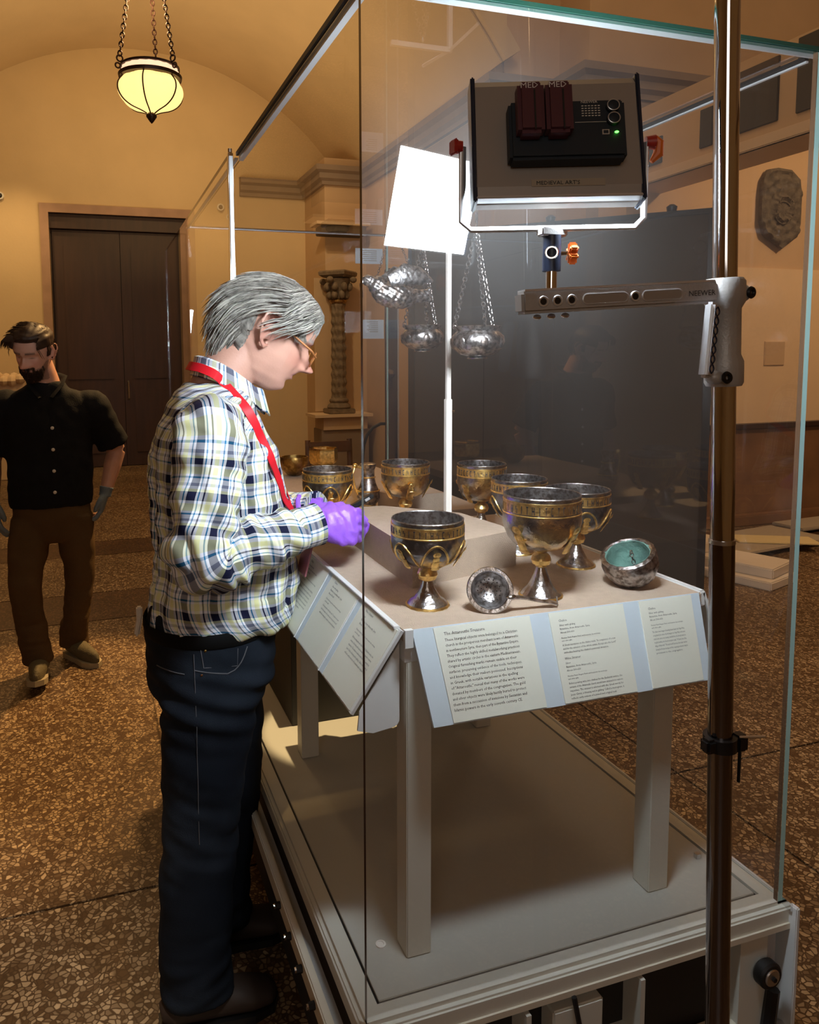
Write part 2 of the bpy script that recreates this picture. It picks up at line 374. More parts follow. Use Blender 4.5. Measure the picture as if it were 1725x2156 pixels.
M = dict(
 wall=pmat('wall_paint', (.66, .50, .29), .8, bump=.1, bscale=30, var=.05, vscale=2, spec=.2),
 wallr=pmat('wall_paint_right', (.60, .42, .25), .7, var=.06, vscale=2, spec=.2),
 wallp=pmat('wall_pale_tan', (.78, .58, .36), .6, var=.04, vscale=3, spec=.3),
 cornice=pmat('cornice_stone', (.27, .20, .145), .8, var=.1, vscale=4),
 marble=pmat('brown_marble', (.23, .12, .06), .35, var=.3, vscale=3),
 capm=pmat('dark_cap', (.04, .02, .014), .4),
 ledge=pmat('pale_moulding', (.70, .52, .33), .6),
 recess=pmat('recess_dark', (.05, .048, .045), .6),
 doorwood=pmat('door_wood', (.045, .018, .010), .5, var=.25, vscale=3, stretch=(6, 6, .6)),
 doorframe=pmat('door_frame_stone', (.40, .25, .17), .6, var=.15, vscale=5),
 terr=terrazzo('terrazzo', (.11, .058, .025), (.60, .44, .26), (.075, .038, .016), 66),
 terrb=terrazzo('terrazzo_border', (.07, .03, .014), (.22, .12, .06), (.05, .025, .012), 70),
 sub=pmat('floor_bed', (.03, .018, .01), .9),
 glass=glass_mat('case_glass'), glass_haze=glass_mat('case_glass_haze', haze=.0044), gedge=pmat('glass_edge_green', (.012, .05, .035), .15, spec=.8),
 gedge2=pmat('glass_edge_pale', (.42, .68, .66), .25, spec=.6),
 gedged=pmat('glass_edge_dark', (.10, .055, .03), .2, spec=.6),
 cream=pmat('cream_powder_coat', (.62, .60, .52), .45, var=.03, vscale=5),
 deck=pmat('deck_grey', (.50, .48, .42), .55, var=.03, vscale=3, spec=.3),
 creamb=pmat('cream_rail', (.66, .60, .48), .4), gasket=pmat('black_gasket', (.006, .006, .006), .5),
 chrome2=pmat('pole_chrome', (.56, .56, .58), .07, 1), chrome3=pmat('pole_chrome_shaded', (.26, .24, .25), .10, 1), chrome=pmat('chrome', (.74, .73, .73), .09, 1), steel=pmat('brushed_steel', (.62, .62, .62), .3, 1),
 bolt=pmat('bolt_black', (.02, .02, .02), .4, .6), dark=pmat('dark_interior', (.02, .017, .014), .8),
 tablew=pmat('table_white', (.70, .71, .70), .5), linen=pmat('linen_wrap', (.54, .42, .32), .9, bump=.5, bscale=500, var=.06, vscale=60, spec=.1),
 card=pmat('card_cream', (.76, .76, .66), .7), cardb=pmat('card_blue_strip', (.58, .66, .72), .6),
 ink=pmat('ink', (.03, .03, .03), .8), inkw=pmat('white_marker', (.75, .72, .72), .8),
 silver=gilt('aged_silver', (.72, .72, .74), (.4, .33, .27), .36, .3, .35, 22),
 silverw=gilt('worn_silver_foot', (.66, .66, .68), (.5, .45, .4), .2, .22, .6, 10),
 chal=gilt('parcel_gilt_silver', (.26, .27, .30), (.84, .56, .18), .41, .3, .45, 14),
 chalb=gilt('bright_parcel_gilt', (.50, .52, .56), (.95, .66, .24), .42, .22, .62, 9),
 gold=gilt('gilding', (.80, .58, .22), (1.0, .72, .26), .55, .33, .7, 26),
 rimm=gilt('silver_rim', (.42, .40, .40), (.35, .3, .28), .4, .35, .5, 40),
 bronze=gilt('bronze', (.30, .17, .08), (.55, .34, .10), .5, .35, .45, 16),
 dull=gilt('old_silver_relief', (.50, .47, .46), (.42, .34, .30), .45, .33, .3, 30),
 verd=pmat('verdigris', (.10, .20, .165), .8, bump=.6, bscale=60, var=.4, vscale=25),
 whitep=pmat('white_pole', (.80, .76, .70), .45), ledgrey=pmat('light_back_plate', (.36, .33, .30), .5, .3),
 navy=pmat('light_edge_navy', (.012, .02, .045), .4), ctrl=pmat('control_box', (.006, .014, .024), .55),
 batt=pmat('battery_maroon', (.085, .020, .03), .5), orange=pmat('orange_knob', (.85, .20, .03), .4),
 redk=pmat('red_knob', (.45, .03, .02), .4), alu=pmat('grey_cast_metal', (.44, .43, .42), .45, .25, bump=.1, bscale=300),
 alul=pmat('light_alu', (.68, .70, .72), .3, .6), black=pmat('black_plastic', (.008, .008, .009), .4),
 led=pmat('led_panel', (1, 1, 1), .5, emit=(.82, .92, 1), estr=190), ledg=pmat('green_led', (.1, 1, .05), .5, emit=(.1, 1, .08), estr=5),
 board=pmat('dark_partition', (.055, .053, .053), .7, var=.05, vscale=2), edge=pmat('partition_edge', (.012, .012, .014), .3),
 lampg=pmat('lamp_glass', (1, .85, .45), .4, emit=(1, .66, .22), estr=1.55), lampr=pmat('lamp_ribbed_glass', (1, .8, .6), .4, emit=(1, .62, .38), estr=1.25),
 lampm=pmat('lamp_bronze', (.055, .028, .02), .4, .7), stone=pmat('carved_stone', (.13, .105, .075), .85, bump=1, bscale=30, var=.35, vscale=20),
 colm=pmat('carved_column', (.20, .15, .10), .8, bump=.6, bscale=60, var=.3, vscale=18), foam=pmat('white_foam', (.74, .66, .56), .7, var=.05),
 kraft=pmat('grey_sheet', (.40, .34, .26), .6), yell=pmat('yellow_board', (.68, .56, .30), .7), wood=pmat('chair_wood', (.16, .075, .035), .5, var=.3, stretch=(1, 1, .2)),
 plaid=plaid('plaid_shirt'), jeans=denim('denim', (.006, .0085, .014), (.026, .035, .050)), khaki=pmat('brown_chinos', (.115, .072, .034), .85, bump=.3, bscale=300, var=.12, vscale=4, spec=.1),
 skin=vcol('skin', .5), hairg=pmat('grey_hair', (.23, .215, .19), .5, var=.6, vscale=70, stretch=(1, 3, 1)), hairl=pmat('white_hair', (.46, .44, .39), .45, var=.3, vscale=40), hairb=pmat('brown_hair', (.03, .014, .008), .5, var=.3, vscale=50),
 blacks=pmat('black_shirt', (.008, .009, .012), .8, bump=.2, bscale=200, spec=.2), red=pmat('red_lanyard', (.72, .008, .02), .55), badge=pmat('pink_badge', (.35, .12, .14), .3),
 purple=pmat('purple_nitrile', (.30, .11, .72), .38, bump=.25, bscale=60, spec=.4), gglove=pmat('grey_blue_glove', (.16, .21, .25), .6), tort=pmat('amber_glasses', (.42, .16, .05), .25),
 lens=glass_mat('lens_glass', (.92, .95, .95)), belt=pmat('black_leather', (.004, .004, .004), .8, spec=.15), stitch=pmat('stitch', (.10, .10, .11), .8),
 shoeb=pmat('dark_brown_shoe', (.035, .022, .016), .6), shoeg=pmat('grey_olive_shoe', (.13, .11, .06), .7, bump=.4, bscale=200), sole=pmat('pale_sole', (.42, .36, .24), .7),
 shellb=pmat('button_pearl', (.8, .78, .72), .3), screen=pmat('label_paper', (.72, .70, .64), .6),
)
def S(name, mb, m, **k):
    o = mb.build(name, m, None, **k); o['kind'] = 'structure'; return o

# ------------------------------------------------------------------ the hall (setting)
fl = S('floor', MB().bb(-6, 10, -4, 11, -.08, -.02), M['sub'], smooth=0)
ys = [-4, -2, 1.09, 3.60, 4.18, 5.22, 5.72, 8.2, 10.75]; xs = [-6, -3.1, -.3+1.95, 4.6, 7.4, 10]
for i in range(len(ys)-1):
    for j in range(len(xs)-1):
        mt = M['terrb'] if i in (3, 5) else M['terr']
        MB().bb(xs[j]+.005, xs[j+1]-.005, ys[i]+.005, ys[i+1]-.005, -.02, 0).build('terrazzo_slab', mt, fl, smooth=0)

YB = 10.4
# back wall with door opening x -.93..0.98, z 0..3.63
S('wall_back', MB().bb(-6, -.93, YB, YB+.3, 0, 6.6).bb(.98, 4, YB, YB+.3, 0, 6.6).bb(-.93, .98, YB, YB+.3, 3.65, 6.6), M['wall'], smooth=0)
fr = MB().bb(-1.045, -.93, YB-.05, YB+.2, 0, 3.77).bb(.98, 1.095, YB-.05, YB+.2, 0, 3.77).bb(-.93, .98, YB-.05, YB+.2, 3.65, 3.77)
dr = S('door_1', MB().bb(-.93, .98, YB+.20, YB+.25, 0, 3.65), M['doorwood'], smooth=0)
fr.build('door_frame', M['doorframe'], dr, smooth=0)
MB().bb(-.93, .98, YB+.06, YB+.2, 3.45, 3.65).build('lintel', M['doorwood'], dr, smooth=0)
for x0, x1 in ((-.90, .02), (.03, .95)):
    lf = MB().bb(x0, x1, YB+.15, YB+.2, .01, 3.44).build('door_leaf', M['doorwood'], dr, smooth=0)
    for z0, z1 in ((.2, 1.15), (1.3, 3.2)):
        MB().bb(x0+.14, x1-.14, YB+.135, YB+.15, z0, z1, .01).build('door_panel', M['doorwood'], lf, smooth=0)
MB().tube([(.08, YB+.14, 1.0), (.08, YB+.07, 1.02), (.08, YB+.07, 1.25), (.08, YB+.14, 1.27)], .012, 8).build('door_pull', M['steel'], dr)
# barrel vault over the far bay
R_, zc, xc = 3.62, 2.36, .35
vb = MB(); n = 28; a0 = math.asin((4.35-zc)/R_); vs = []; fs = []
for k in range(n+1):
    a = a0+(PI-2*a0)*k/n
    for rr in (R_, R_+.25):
        for y in (5.45, YB+.02): vs.append((xc+math.cos(a)*rr, y+.02, zc+math.sin(a)*rr))
for k in range(n):
    b = k*4
    fs += [(b, b+1, b+5, b+4), (b+2, b+6, b+7, b+3), (b, b+4, b+6, b+2), (b+1, b+3, b+7, b+5)]
fs += [(0, 2, 3, 1), (n*4, n*4+1, n*4+3, n*4+2)]
S('ceiling', vb.add(vs, fs), M['wall'], smooth=40)
S('ceiling.001', MB().bb(-6, 10, -4, 5.6, 6.4, 6.6), M['wall'], smooth=0)
# wall above the arch between the bays
ar = []
for k in range(n+1):
    a = a0+(PI-2*a0)*k/n; ar.append((xc+math.cos(a)*(R_+.02), zc+math.sin(a)*(R_+.02)))
am = MB()
for k in range(n):
    (xa, za), (xb, zb_) = ar[k], ar[k+1]
    v = [(xa, 5.40, za), (xb, 5.40, zb_), (xb, 5.40, 6.5), (xa, 5.40, 6.5)]; w = [(x, y+.2, z) for x, y, z in v]
    am.add(v+w, [(0, 1, 2, 3), (7, 6, 5, 4), (0, 4, 5, 1), (3, 2, 6, 7), (1, 5, 6, 2), (0, 3, 7, 4)])
am.bb(-6, ar[-1][0], 5.40, 5.65, 0, 6.5)
S('wall_arch', am, M['wall'], smooth=0)
# right hand piers, their faces and the side wall between them
S('wall_right', MB().bb(3.42, 3.9, 5.72, 9.4, 0, 6.4).bb(2.8, 3.95, 9.35, YB+.05, 0, 4.4).bb(3.42, 4.3, 5.65, 6.4, 0, 6.5).bb(3.5, 4.2, 5.63, 5.7, 4.2, 6.5), M['wallr'], smooth=0)
S('wall_pier', MB().bb(4.12, 10, 5.15, 6.2, 0, 6.5), M['wallr'], smooth=0)
def cornice(path, name):
    """stepped moulding swept along an outward path (list of xy, room side on the right)"""
    prof = [(0, 4.02), (.05, 4.02), (.05, 4.07), (.10, 4.10), (.10, 4.17), (.16, 4.20), (.16, 4.27), (0, 4.30)]
    mb = MB(); n = len(path); vs = []; fs = []
    for i, p in enumerate(path):
        p = Vector(p); d0 = (p-Vector(path[i-1])).normalized() if i else (Vector(path[1])-p).normalized()
        d1 = (Vector(path[i+1])-p).normalized() if i < n-1 else d0
        n0 = Vector((d0.y, -d0.x)); n1 = Vector((d1.y, -d1.x)); b = (n0+n1); b = b/max(.2, b.dot(n0))
        for o, z in prof: vs.append((p.x+b.x*o, p.y+b.y*o, z))
    m_ = len(prof)
    for i in range(n-1):
        for k in range(m_): fs.append((i*m_+k, i*m_+(k+1) % m_, (i+1)*m_+(k+1) % m_, (i+1)*m_+k))
    fs += [tuple(range(m_)), tuple(range((n-1)*m_, n*m_))[::-1]]
    S(name, mb.add(vs, fs), M['cornice'], smooth=0)
cornice([(1.78, YB-.0), (2.8, YB-.0), (2.8, 9.35), (3.42, 9.35), (3.42, 5.65), (4.12, 5.65), (4.12, 5.15), (6.2, 5.15)], 'trim_1')
S('trim_5', MB().bb(4.09, 4.3, 5.05, 5.2, 3.60, 3.99).bb(4.3, 7, 5.11, 5.2, 3.60, 3.99).bb(3.39, 4.15, 5.61, 5.7, 3.60, 3.99).bb(3.38, 3.5, 5.7, 7.4, 3.60, 3.99), M['cornice'], smooth=0)
# wall with the carved plaque, marble dado and dark cap
wp = S('wall_far_right', MB().bb(4.0, 10, 4.42, 4.8, 0, 3.6), M['wallr'], smooth=0)
MB().bb(4.3, 9, 4.395, 4.42, .94, 2.37).build('pale_wall_band', M['wallp'], wp, smooth=0)  # paler band set over the wall above the dado
S('baseboard_right', MB().bb(4.0, 10, 4.34, 4.42, 0, .89, .0), M['marble'], smooth=0)
S('trim_2', MB().bb(4.0, 10, 4.30, 4.42, .89, .94, .008), M['capm'], smooth=0)
S('trim_3', MB().bb(4.0, 10, 4.24, 4.34, 0, .10, .01), M['marble'], smooth=0)
# high bulkhead with openings running toward the camera
bk = S('wall_bulkhead', MB().bb(4.0, 4.35, -3, 4.42, 3.03, 3.56).bb(4.0, 4.35, -3, 4.42, 3.56, 3.62), M['wallr'], smooth=0)
S('trim_4', MB().bb(3.96, 4.0, -3, 4.42, 2.98, 3.06, .008).bb(3.97, 4.35, -3, 4.42, 2.98, 3.03), M['ledge'], smooth=0)
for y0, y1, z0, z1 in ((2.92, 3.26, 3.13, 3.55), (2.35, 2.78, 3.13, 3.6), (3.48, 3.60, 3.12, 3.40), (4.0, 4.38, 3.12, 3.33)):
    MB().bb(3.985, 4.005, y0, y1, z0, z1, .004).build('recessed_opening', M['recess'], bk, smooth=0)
S('wall_left', MB().bb(-6.2, -6, -4, 10.7, 0, 6.5), M['wall'], smooth=0)
S('wall_front', MB().bb(-6, 10, -4.2, -4, 0, 6.5), M['wall'], smooth=0)
S('wall_outer_right', MB().bb(10, 10.2, -4, 6, 0, 6.5), M['wallr'], smooth=0)

# ------------------------------------------------------------------ things on and near the far walls
def sensor(x, z, lab):
    t = thing('wall_sensor', (x, YB, z), lab, 'sensor', None)
    MB().lathe([(.05, 0), (.055, .01), (.05, .02)], (x, YB-.02, z), 20, Matrix.Rotation(PI/2, 3, 'X')).build('base', M['screen'], t)
    MB().ell((x, YB-.03, z), (.035, .03, .035)).build('dome', M['black'], t)
sensor(-1.54, 3.84, 'small round black sensor high on the wall left of the door')
sensor(1.62, 3.70, 'small round black sensor high on the wall right of the door')
t = thing('carved_stone_block', (-1.62, 9.9, 0), 'pale carved stone block on a plinth at the left edge behind the man in black', 'stone')
MB().bb(-2.2, -1.25, 9.7, 10.25, 0, 1.1, .01).build('plinth', M['ledge'], t)
st = MB()
for i in range(9):
    for j in range(2): st.ell((-2.14+i*.1, 9.78+j*.28, 1.34+random.uniform(-.03, .03)), (.07, .16, .07+random.random()*.03), 8, 6)
st.bb(-2.18, -1.28, 9.74, 10.2, 1.1, 1.36, .02); st.build('carving', M['ledge'], t)
# ledge light above the column
t = thing('wall_ledge', (2.95, 9.35, 3.35), 'small boxed wall ledge high above the carved column', 'ledge')
MB().bb(2.66, 3.32, 9.05, 9.35, 3.30, 3.42, .01).build('box', M['recess'], t, smooth=0); MB().bb(2.58, 3.36, 9.0, 9.35, 3.42, 3.46).build('top_board', M['ledge'], t, smooth=0)
# bracket shelf + column
t = thing('bracket_shelf', (2.95, 9.2, .79), 'pale wall shelf under the carved column', 'shelf')
MB().bb(2.48, 3.33, 8.85, 9.35, .76, .80).build('top_board', M['ledge'], t, smooth=0)
MB().bb(2.62, 3.27, 8.92, 9.35, .58, .76).build('apron', M['wallr'], t, smooth=0)
MB().bb(2.60, 3.30, 8.95, 9.35, 0, .58).build('plinth', M['cornice'], t, smooth=0)
cx, cy = 2.90, 9.08
t = thing('carved_column', (cx, cy, .8), 'dark carved stone column with a foliate capital on the pale shelf', 'column')
MB().bb(cx-.19, cx+.19, cy-.17, cy+.17, .8, .87, .01).build('plinth', M['colm'], t)
MB().lathe([(.16, .87), (.17, .89), (.16, .92), (.125, .95), (.14, .98), (.135, 1.0), (.11, 1.02)], (cx, cy, 0), 28).build('base', M['colm'], t)
def colfn(a, z, r): return .012*math.sin(4*a+z*26)*math.cos(4*a-z*26)+.005*math.sin(9*a+z*40)
MB().lathe([(.105-.012*((k/90)), 1.02+1.32*k/90) for k in range(91)], (cx, cy, 0), 56, fn=colfn).build('shaft', M['colm'], t)
MB().lathe([(.10, 2.34), (.125, 2.36), (.125, 2.39), (.10, 2.41)], (cx, cy, 0), 28).build('necking', M['bronze'], t)
cap = MB().lathe([(.10, 2.41), (.12, 2.5), (.15, 2.6), (.19, 2.68)], (cx, cy, 0), 24)
for k in range(8):
    a = 2*PI*k/8
    for zz, ro in ((2.46, .13), (2.57, .17)): cap.ell((cx+math.cos(a+zz)*ro, cy+math.sin(a+zz)*ro, zz), (.045, .045, .06), 8, 6)
for k in range(4):
    a = PI/4+k*PI/2; cap.ell((cx+math.cos(a)*.24, cy+math.sin(a)*.24, 2.66), (.05, .05, .045), 10, 6)
cap.build('capital', M['colm'], t)
MB().lathe([(.22, 2.70), (.28, 2.73), (.29, 2.77), (.27, 2.79)], (cx, cy, 0), 4).build('abacus', M['colm'], t, smooth=0)
MB().bb(cx-.28, cx+.28, 9.33, 9.352, .82, 2.72).build('shadow_board', M['wallr'], t, smooth=0)
# carved plaque
def plaque():
    PXQ = 5.66
    t = thing('carved_plaque', (PXQ, 4.39, 2.9), 'eight-sided carved stone relief plaque on the right wall', 'relief')
    out = [(-.17, .35), (-.06, .37), (.10, .36), (.21, .28), (.235, .12), (.235, -.12), (.20, -.24), (.12, -.29), (.03, -.35), (-.08, -.29), (-.19, -.23), (-.235, -.12), (-.235, .16), (-.22, .27)]
    mb = MB(); rings = 14; vs = []; n = len(out)*6
    pts = []
    for i in range(len(out)):
        a, b = Vector(out[i]), Vector(out[(i+1) % len(out)])
        for k in range(6): pts.append(a.lerp(b, k/6))
    vs = []
    for j in range(rings+1):
        s = 1-j/rings
        for p in pts:
            q = p*s; d = .045+.012*math.sin(q.length*75)*(1 if q.length > .1 else .4)+.010*math.sin(math.atan2(q.y, q.x)*14)*min(1, q.length*4)+(.02 if abs(q.length-.10) < .014 else 0)
            if j == 0: d = .03
            vs.append((PXQ+q.x, 4.39-d, 2.9+q.y))
    for p in pts: vs.append((PXQ+p.x, 4.395, 2.9+p.y))
    fs = [(j*n+i, j*n+(i+1) % n, (j+1)*n+(i+1) % n, (j+1)*n+i) for j in range(rings) for i in range(n)]
    k = (rings+1)*n; fs += [(i, k+i, k+(i+1) % n, (i+1) % n) for i in range(n)]
    mb.add(vs, fs).build('relief', M['stone'], t, smooth=60)
    MB().ring((PXQ, 4.345, 2.87), .10, .010, (0, 1, 0), 24).build('carved_roundel', M['stone'], t)
plaque()
t = thing('wall_label', (5.68, 4.39, 1.59), 'square tan wall label below the carved plaque', 'label')
MB().bb(5.56, 5.80, 4.385, 4.396, 1.475, 1.70, .002).build('plate', M['wallp'], t, smooth=0); MB().bb(5.565, 5.795, 4.382, 4.386, 1.48, 1.695).build('face', M['wallr'], t, smooth=0)

# dark free-standing partition
A = Vector((3.47, 2.90)); B = Vector((1.97, 4.33)); dr_ = (B-A).normalized(); nn = Vector((dr_.y, -dr_.x))
rotp = Matrix.Rotation(math.atan2(dr_.y, dr_.x), 3, 'Z'); mid = (A+B)/2; Lp = (B-A).length
t = thing('dark_partition', (mid.x, mid.y, 0), 'tall charcoal free-standing partition beyond the glass case', 'partition')
MB().box((mid.x, mid.y, 1.26), (Lp, .05, 2.48), rotp).build('panel', M['board'], t, smooth=0)
MB().box((A.x, A.y, 1.26), (.05, .07, 2.52), rotp).build('edge_post', M['edge'], t, smooth=0)
MB().box((B.x, B.y, 1.26), (.05, .07, 2.52), rotp).build('edge_post', M['edge'], t, smooth=0)
MB().box((mid.x, mid.y, 2.51), (Lp+.04, .06, .035), rotp).build('top_rail', M['edge'], t, smooth=0)
for s_ in (.12, .5, .83):
    p = A.lerp(B, s_); MB().lathe([(.012, 2.52), (.03, 2.53), (.035, 2.56), (.015, 2.575)], (p.x, p.y, 0), 14).build('fixing', M['edge'], t)
for s_ in (.1, .9):
    p = A.lerp(B, s_); MB().box((p.x, p.y, .02), (.06, .5, .04), rotp).build('foot', M['edge'], t, smooth=0)
# black stand with gooseneck behind the case
t = thing('black_stand', (1.02, 2.42, 0), 'tall slim black stand with a bent gooseneck behind the glass case', 'stand')
MB().bb(.995, 1.045, 2.395, 2.445, .03, 2.02, .004).build('post', M['navy'], t)
MB().bb(.88, 1.16, 2.28, 2.56, 0, .03, .008).build('base', M['black'], t)
MB().bb(1.047, 1.055, 2.40, 2.44, .05, 2.0).build('edge_strip', M['alul'], t, smooth=0)
MB().tube([(1.0, 2.40, 1.25), (.95, 2.39, 1.252), (.905, 2.38, 1.235), (.875, 2.38, 1.20), (.858, 2.38, 1.15), (.85, 2.38, 1.08), (.848, 2.38, 1.05)], .008, 10).build('gooseneck', M['black'], t)
for nm, (x0, x1, z0, z1), lab in (('reflection_card', (.765, .90, 2.015, 2.085), 'upper pale card standing in for a glass reflection behind the hanging dove'), ('reflection_card', (.79, .905, 1.67, 1.758), 'lower pale card standing in for a glass reflection below the hanging dove')):  # added cards standing in for pale reflections in the glass
    t = thing(nm, ((x0+x1)/2, 2.225, z0), lab, 'reflection')
    MB().bb(x0, x1, 2.2225, 2.2245, z0, z1).build('sheet', pmat('reflection_pale', (.60, .66, .74), .6), t, smooth=0)
    k = MB()
    for q in range(6):
        z = z1-.012-q*.009; k.bb(x0+.03+.01*(q % 2), x1-.03, 2.2215, 2.2225, z, z+.003)
    k.build('reflection_marks', M['ledgrey'], t, smooth=0)

# wooden armchair behind the case
t = thing('wooden_armchair', (1.0, 3.3, 0), 'brown wooden armchair standing behind the glass case', 'chair')
for x in (.88, 1.16):
    MB().tube([(x, 3.42, 0), (x, 3.45, .45), (x, 3.50, 1.06)], [.02, .022, .018], 8).build('rear_leg', M['wood'], t)
    MB().tube([(x-.03, 2.98, 0), (x-.03, 2.98, .62)], [.018, .02], 8).build('front_leg', M['wood'], t)
    MB().tube([(x, 3.44, .74), (x-.02, 3.25, .75), (x-.04, 3.06, .70), (x-.04, 2.96, .62)], [.018, .022, .022, .018], 8).build('armrest', M['wood'], t)
MB().bb(.83, 1.18, 2.96, 3.46, .42, .46, .01).build('seat', M['wood'], t)
for z in (.98, .78): MB().bb(.88, 1.16, 3.46, 3.49, z, z+.07, .008).build('back_rail', M['wood'], t)

# packing pieces on the floor at the right
def slab(name, c, sz, ang, m, lab, cat, grp=None):
    o = MB().box(c, sz, Matrix.Rotation(math.radians(ang), 3, 'Z'), .008).build(name, m, None, loc=(c[0], c[1], c[2]-sz[2]/2)); return tag(o, lab, cat, grp)
slab('foam_block', (3.90, 3.14, .03), (.40, .86, .06), 18, M['foam'], 'lower long white foam block lying on the floor right of the partition', 'foam')
slab('foam_block', (3.93, 3.17, .0955), (.36, .82, .07), 22, M['foam'], 'upper long white foam block resting on the lower foam block', 'foam')
slab('foam_block', (3.86, 3.38, .172), (.34, .30, .08), 10, M['foam'], 'short white foam block lying on top of the two long foam blocks', 'foam')
slab('packing_sheet', (4.75, 3.66, .05), (1.20, .55, .02), 8, M['kraft'], 'large flat grey packing sheet near the marble dado', 'sheet')
slab('packing_sheet', (6.1, 4.02, .04), (1.3, .30, .03), 4, M['kraft'], 'long narrow grey packing board against the marble dado', 'sheet')
slab('packing_sheet', (4.85, 3.56, .067), (.62, .26, .012), -28, M['yell'], 'small yellowish board lying on the large grey packing sheet', 'sheet')

def spath_(rows, n):
    R_ = [list(q) for q in rows]; R_ = [[2*a-b for a, b in zip(R_[0], R_[1])]]+R_+[[2*a-b for a, b in zip(R_[-1], R_[-2])]]; out = []
    for i in range(1, len(R_)-2):
        for k in range(n):
            t_ = k/n; out.append([.5*((2*b)+(c-a)*t_+(2*a-5*b+4*c-d)*t_*t_+(3*b-a-3*c+d)*t_**3) for a, b, c, d in zip(*R_[i-1:i+3])])
    out.append(R_[-2]); return out
# ------------------------------------------------------------------ pendant lamp
LX, LY = -.03, 3.5
def pendant():
    t = thing('pendant_lamp', (LX, LY, 3.4), 'glowing yellow glass pendant lamp with bronze ribs on three chains', 'lamp')
    zb, r = 3.0, .186
    prof = [(r_, zb+z_) for r_, *_, z_ in spath_([(.022, 0, 0, -.004), (.055, 0, 0, .010), (.115, 0, 0, .030), (.160, 0, 0, .062), (.184, 0, 0, .105), (.182, 0, 0, .148), (.155, 0, 0, .185), (.150, 0, 0, .192)], 4)]
    def lobes(a, z, r): return -.010*abs(math.cos(3*(a+.3)))**6
    MB().lathe(prof, (LX, LY, 0), 60, fn=lobes).build('glass_bowl', M['lampg'], t, smooth=60)
    MB().lathe([(.155, zb+.205), (.158, zb+.24)], (LX, LY, 0), 60, fn=lambda a, z, r: .003*math.sin(40*a)).build('ribbed_glass_band', M['lampr'], t)
    MB().lathe([(.150, zb+.182), (.176, zb+.186), (.180, zb+.204), (.152, zb+.208)], (LX, LY, 0), 48, loop=True).build('lower_ring', M['lampm'], t)
    MB().lathe([(.150, zb+.238), (.168, zb+.240), (.168, zb+.252), (.13, zb+.256)], (LX, LY, 0), 48).build('upper_ring', M['lampm'], t)
    for k in range(6):
        a = 2*PI*k/6-.3+PI/6
        MB().tube([(LX+math.cos(a)*(rr+.004), LY+math.sin(a)*(rr+.003), z) for rr, z in prof], .0042, 6).build('rib', M['lampm'], t)
    MB().lathe([(.001, zb-.060), (.012, zb-.048), (.030, zb-.022), (.030, zb-.012), (.018, zb+.002), (.010, zb+.015)], (LX, LY, 0), 20).build('finial', M['lampm'], t)
    for k in range(3):
        a = 2*PI*k/3-PI*.93
        x, y = LX+math.cos(a)*.172, LY+math.sin(a)*.172
        MB().ring((x, y, zb+.272), .017, .005, (math.sin(a), -math.cos(a), 0), 12).ring((x+math.cos(a)*.012, y+math.sin(a)*.012, zb+.232), .014, .005, (math.sin(a), -math.cos(a), 0), 12).build('scroll_hook', M['lampm'], t)
        o = MB().chain((x, y, zb+.287), (LX+math.cos(a)*.012, LY+math.sin(a)*.012, 4.25), .034, .004, .32).build('chain', M['lampm'], t); o['kind'] = 'stuff'
    MB().cyl((LX, LY, 4.24), (LX, LY, 6.4), .008, seg=8).build('stem', M['lampm'], t)
    MB().lathe([(.09, 6.4), (.08, 6.37), (.02, 6.34)], (LX, LY, 0), 24).build('ceiling_rose', M['lampm'], t)
    l = bpy.data.lights.new('lamp_bulb', 'POINT'); l.energy = 30; l.color = WARM; l.shadow_soft_size = .15
    o = bpy.data.objects.new('lamp_bulb', l); C.objects.link(o); o.location = (LX, LY, 3.62); o['kind'] = 'structure'
pendant()

# ------------------------------------------------------------------ the glass case
W, D, ZB, ZT = .918, 2.2, .45, 2.14
case = thing('glass_display_case', (0, 0, 0), 'large open glass museum case on a lifted cream metal base', 'display case')
def pane(x0, x1, y0, y1, z0, z1, parent, edge, name='glass_pane', edge_top=None, gm=None):
    o = MB().bb(x0, x1, y0, y1, z0, z1).build(name, gm or M['glass'], parent, smooth=0)
    me = o.data; me.materials.append(edge)
    if edge_top: me.materials.append(edge_top)
    thin = min((x1-x0, 0), (y1-y0, 1), (z1-z0, 2))[1]
    for p in me.polygons:
        if abs(p.normal[thin]) < .5: p.material_index = 2 if (edge_top and p.normal.z > .5) else 1
    return o
pane(0, W-.013, 0, .010, ZB-.005, ZT, case, M['gedged'], edge_top=M['gedge'], gm=M['glass_haze'])
pane(W-.012, W, 0, D, ZB-.005, ZT, case, M['gedge2'])
pane(0, W-.013, D-.010, D, ZB-.005, ZT, case, M['gedged'])
# green and pale lines along the top edge of the front pane
MB().bb(0, W, -.003, .014, ZT+.001, ZT+.0085).build('top_edge_strip', M['gedge'], case, smooth=0)
MB().bb(0, W, .0105, .014, ZT-.007, ZT).build('top_edge_reveal', M['alul'], case, smooth=0)
MB().bb(W-.022, W-.0125, .02, D-.012, ZT-.008, ZT-.001).build('top_rail', M['gasket'], case, smooth=0)
MB().bb(W-.018, W-.0125, .02, D-.012, ZT-.0125, ZT-.009).build('top_rail_trim', M['alul'], case, smooth=0)
MB().bb(.0, .012, .012, 1.0, ZT-.016, ZT-.002).build('track_rail', M['alul'], case, smooth=0)
MB().bb(-.008, -.001, -.01, 1.0, ZT-.003, ZT+.007).build('track_gasket', M['gasket'], case, smooth=0)
MB().bb(-.006, .004, 1.03, D, ZT-.006, ZT).build('top_rail', M['alul'], case, smooth=0)
MB().bb(0, W-.03, D-.022, D-.0105, ZT-.004, ZT+.004).build('top_rail', M['alul'], case, smooth=0)
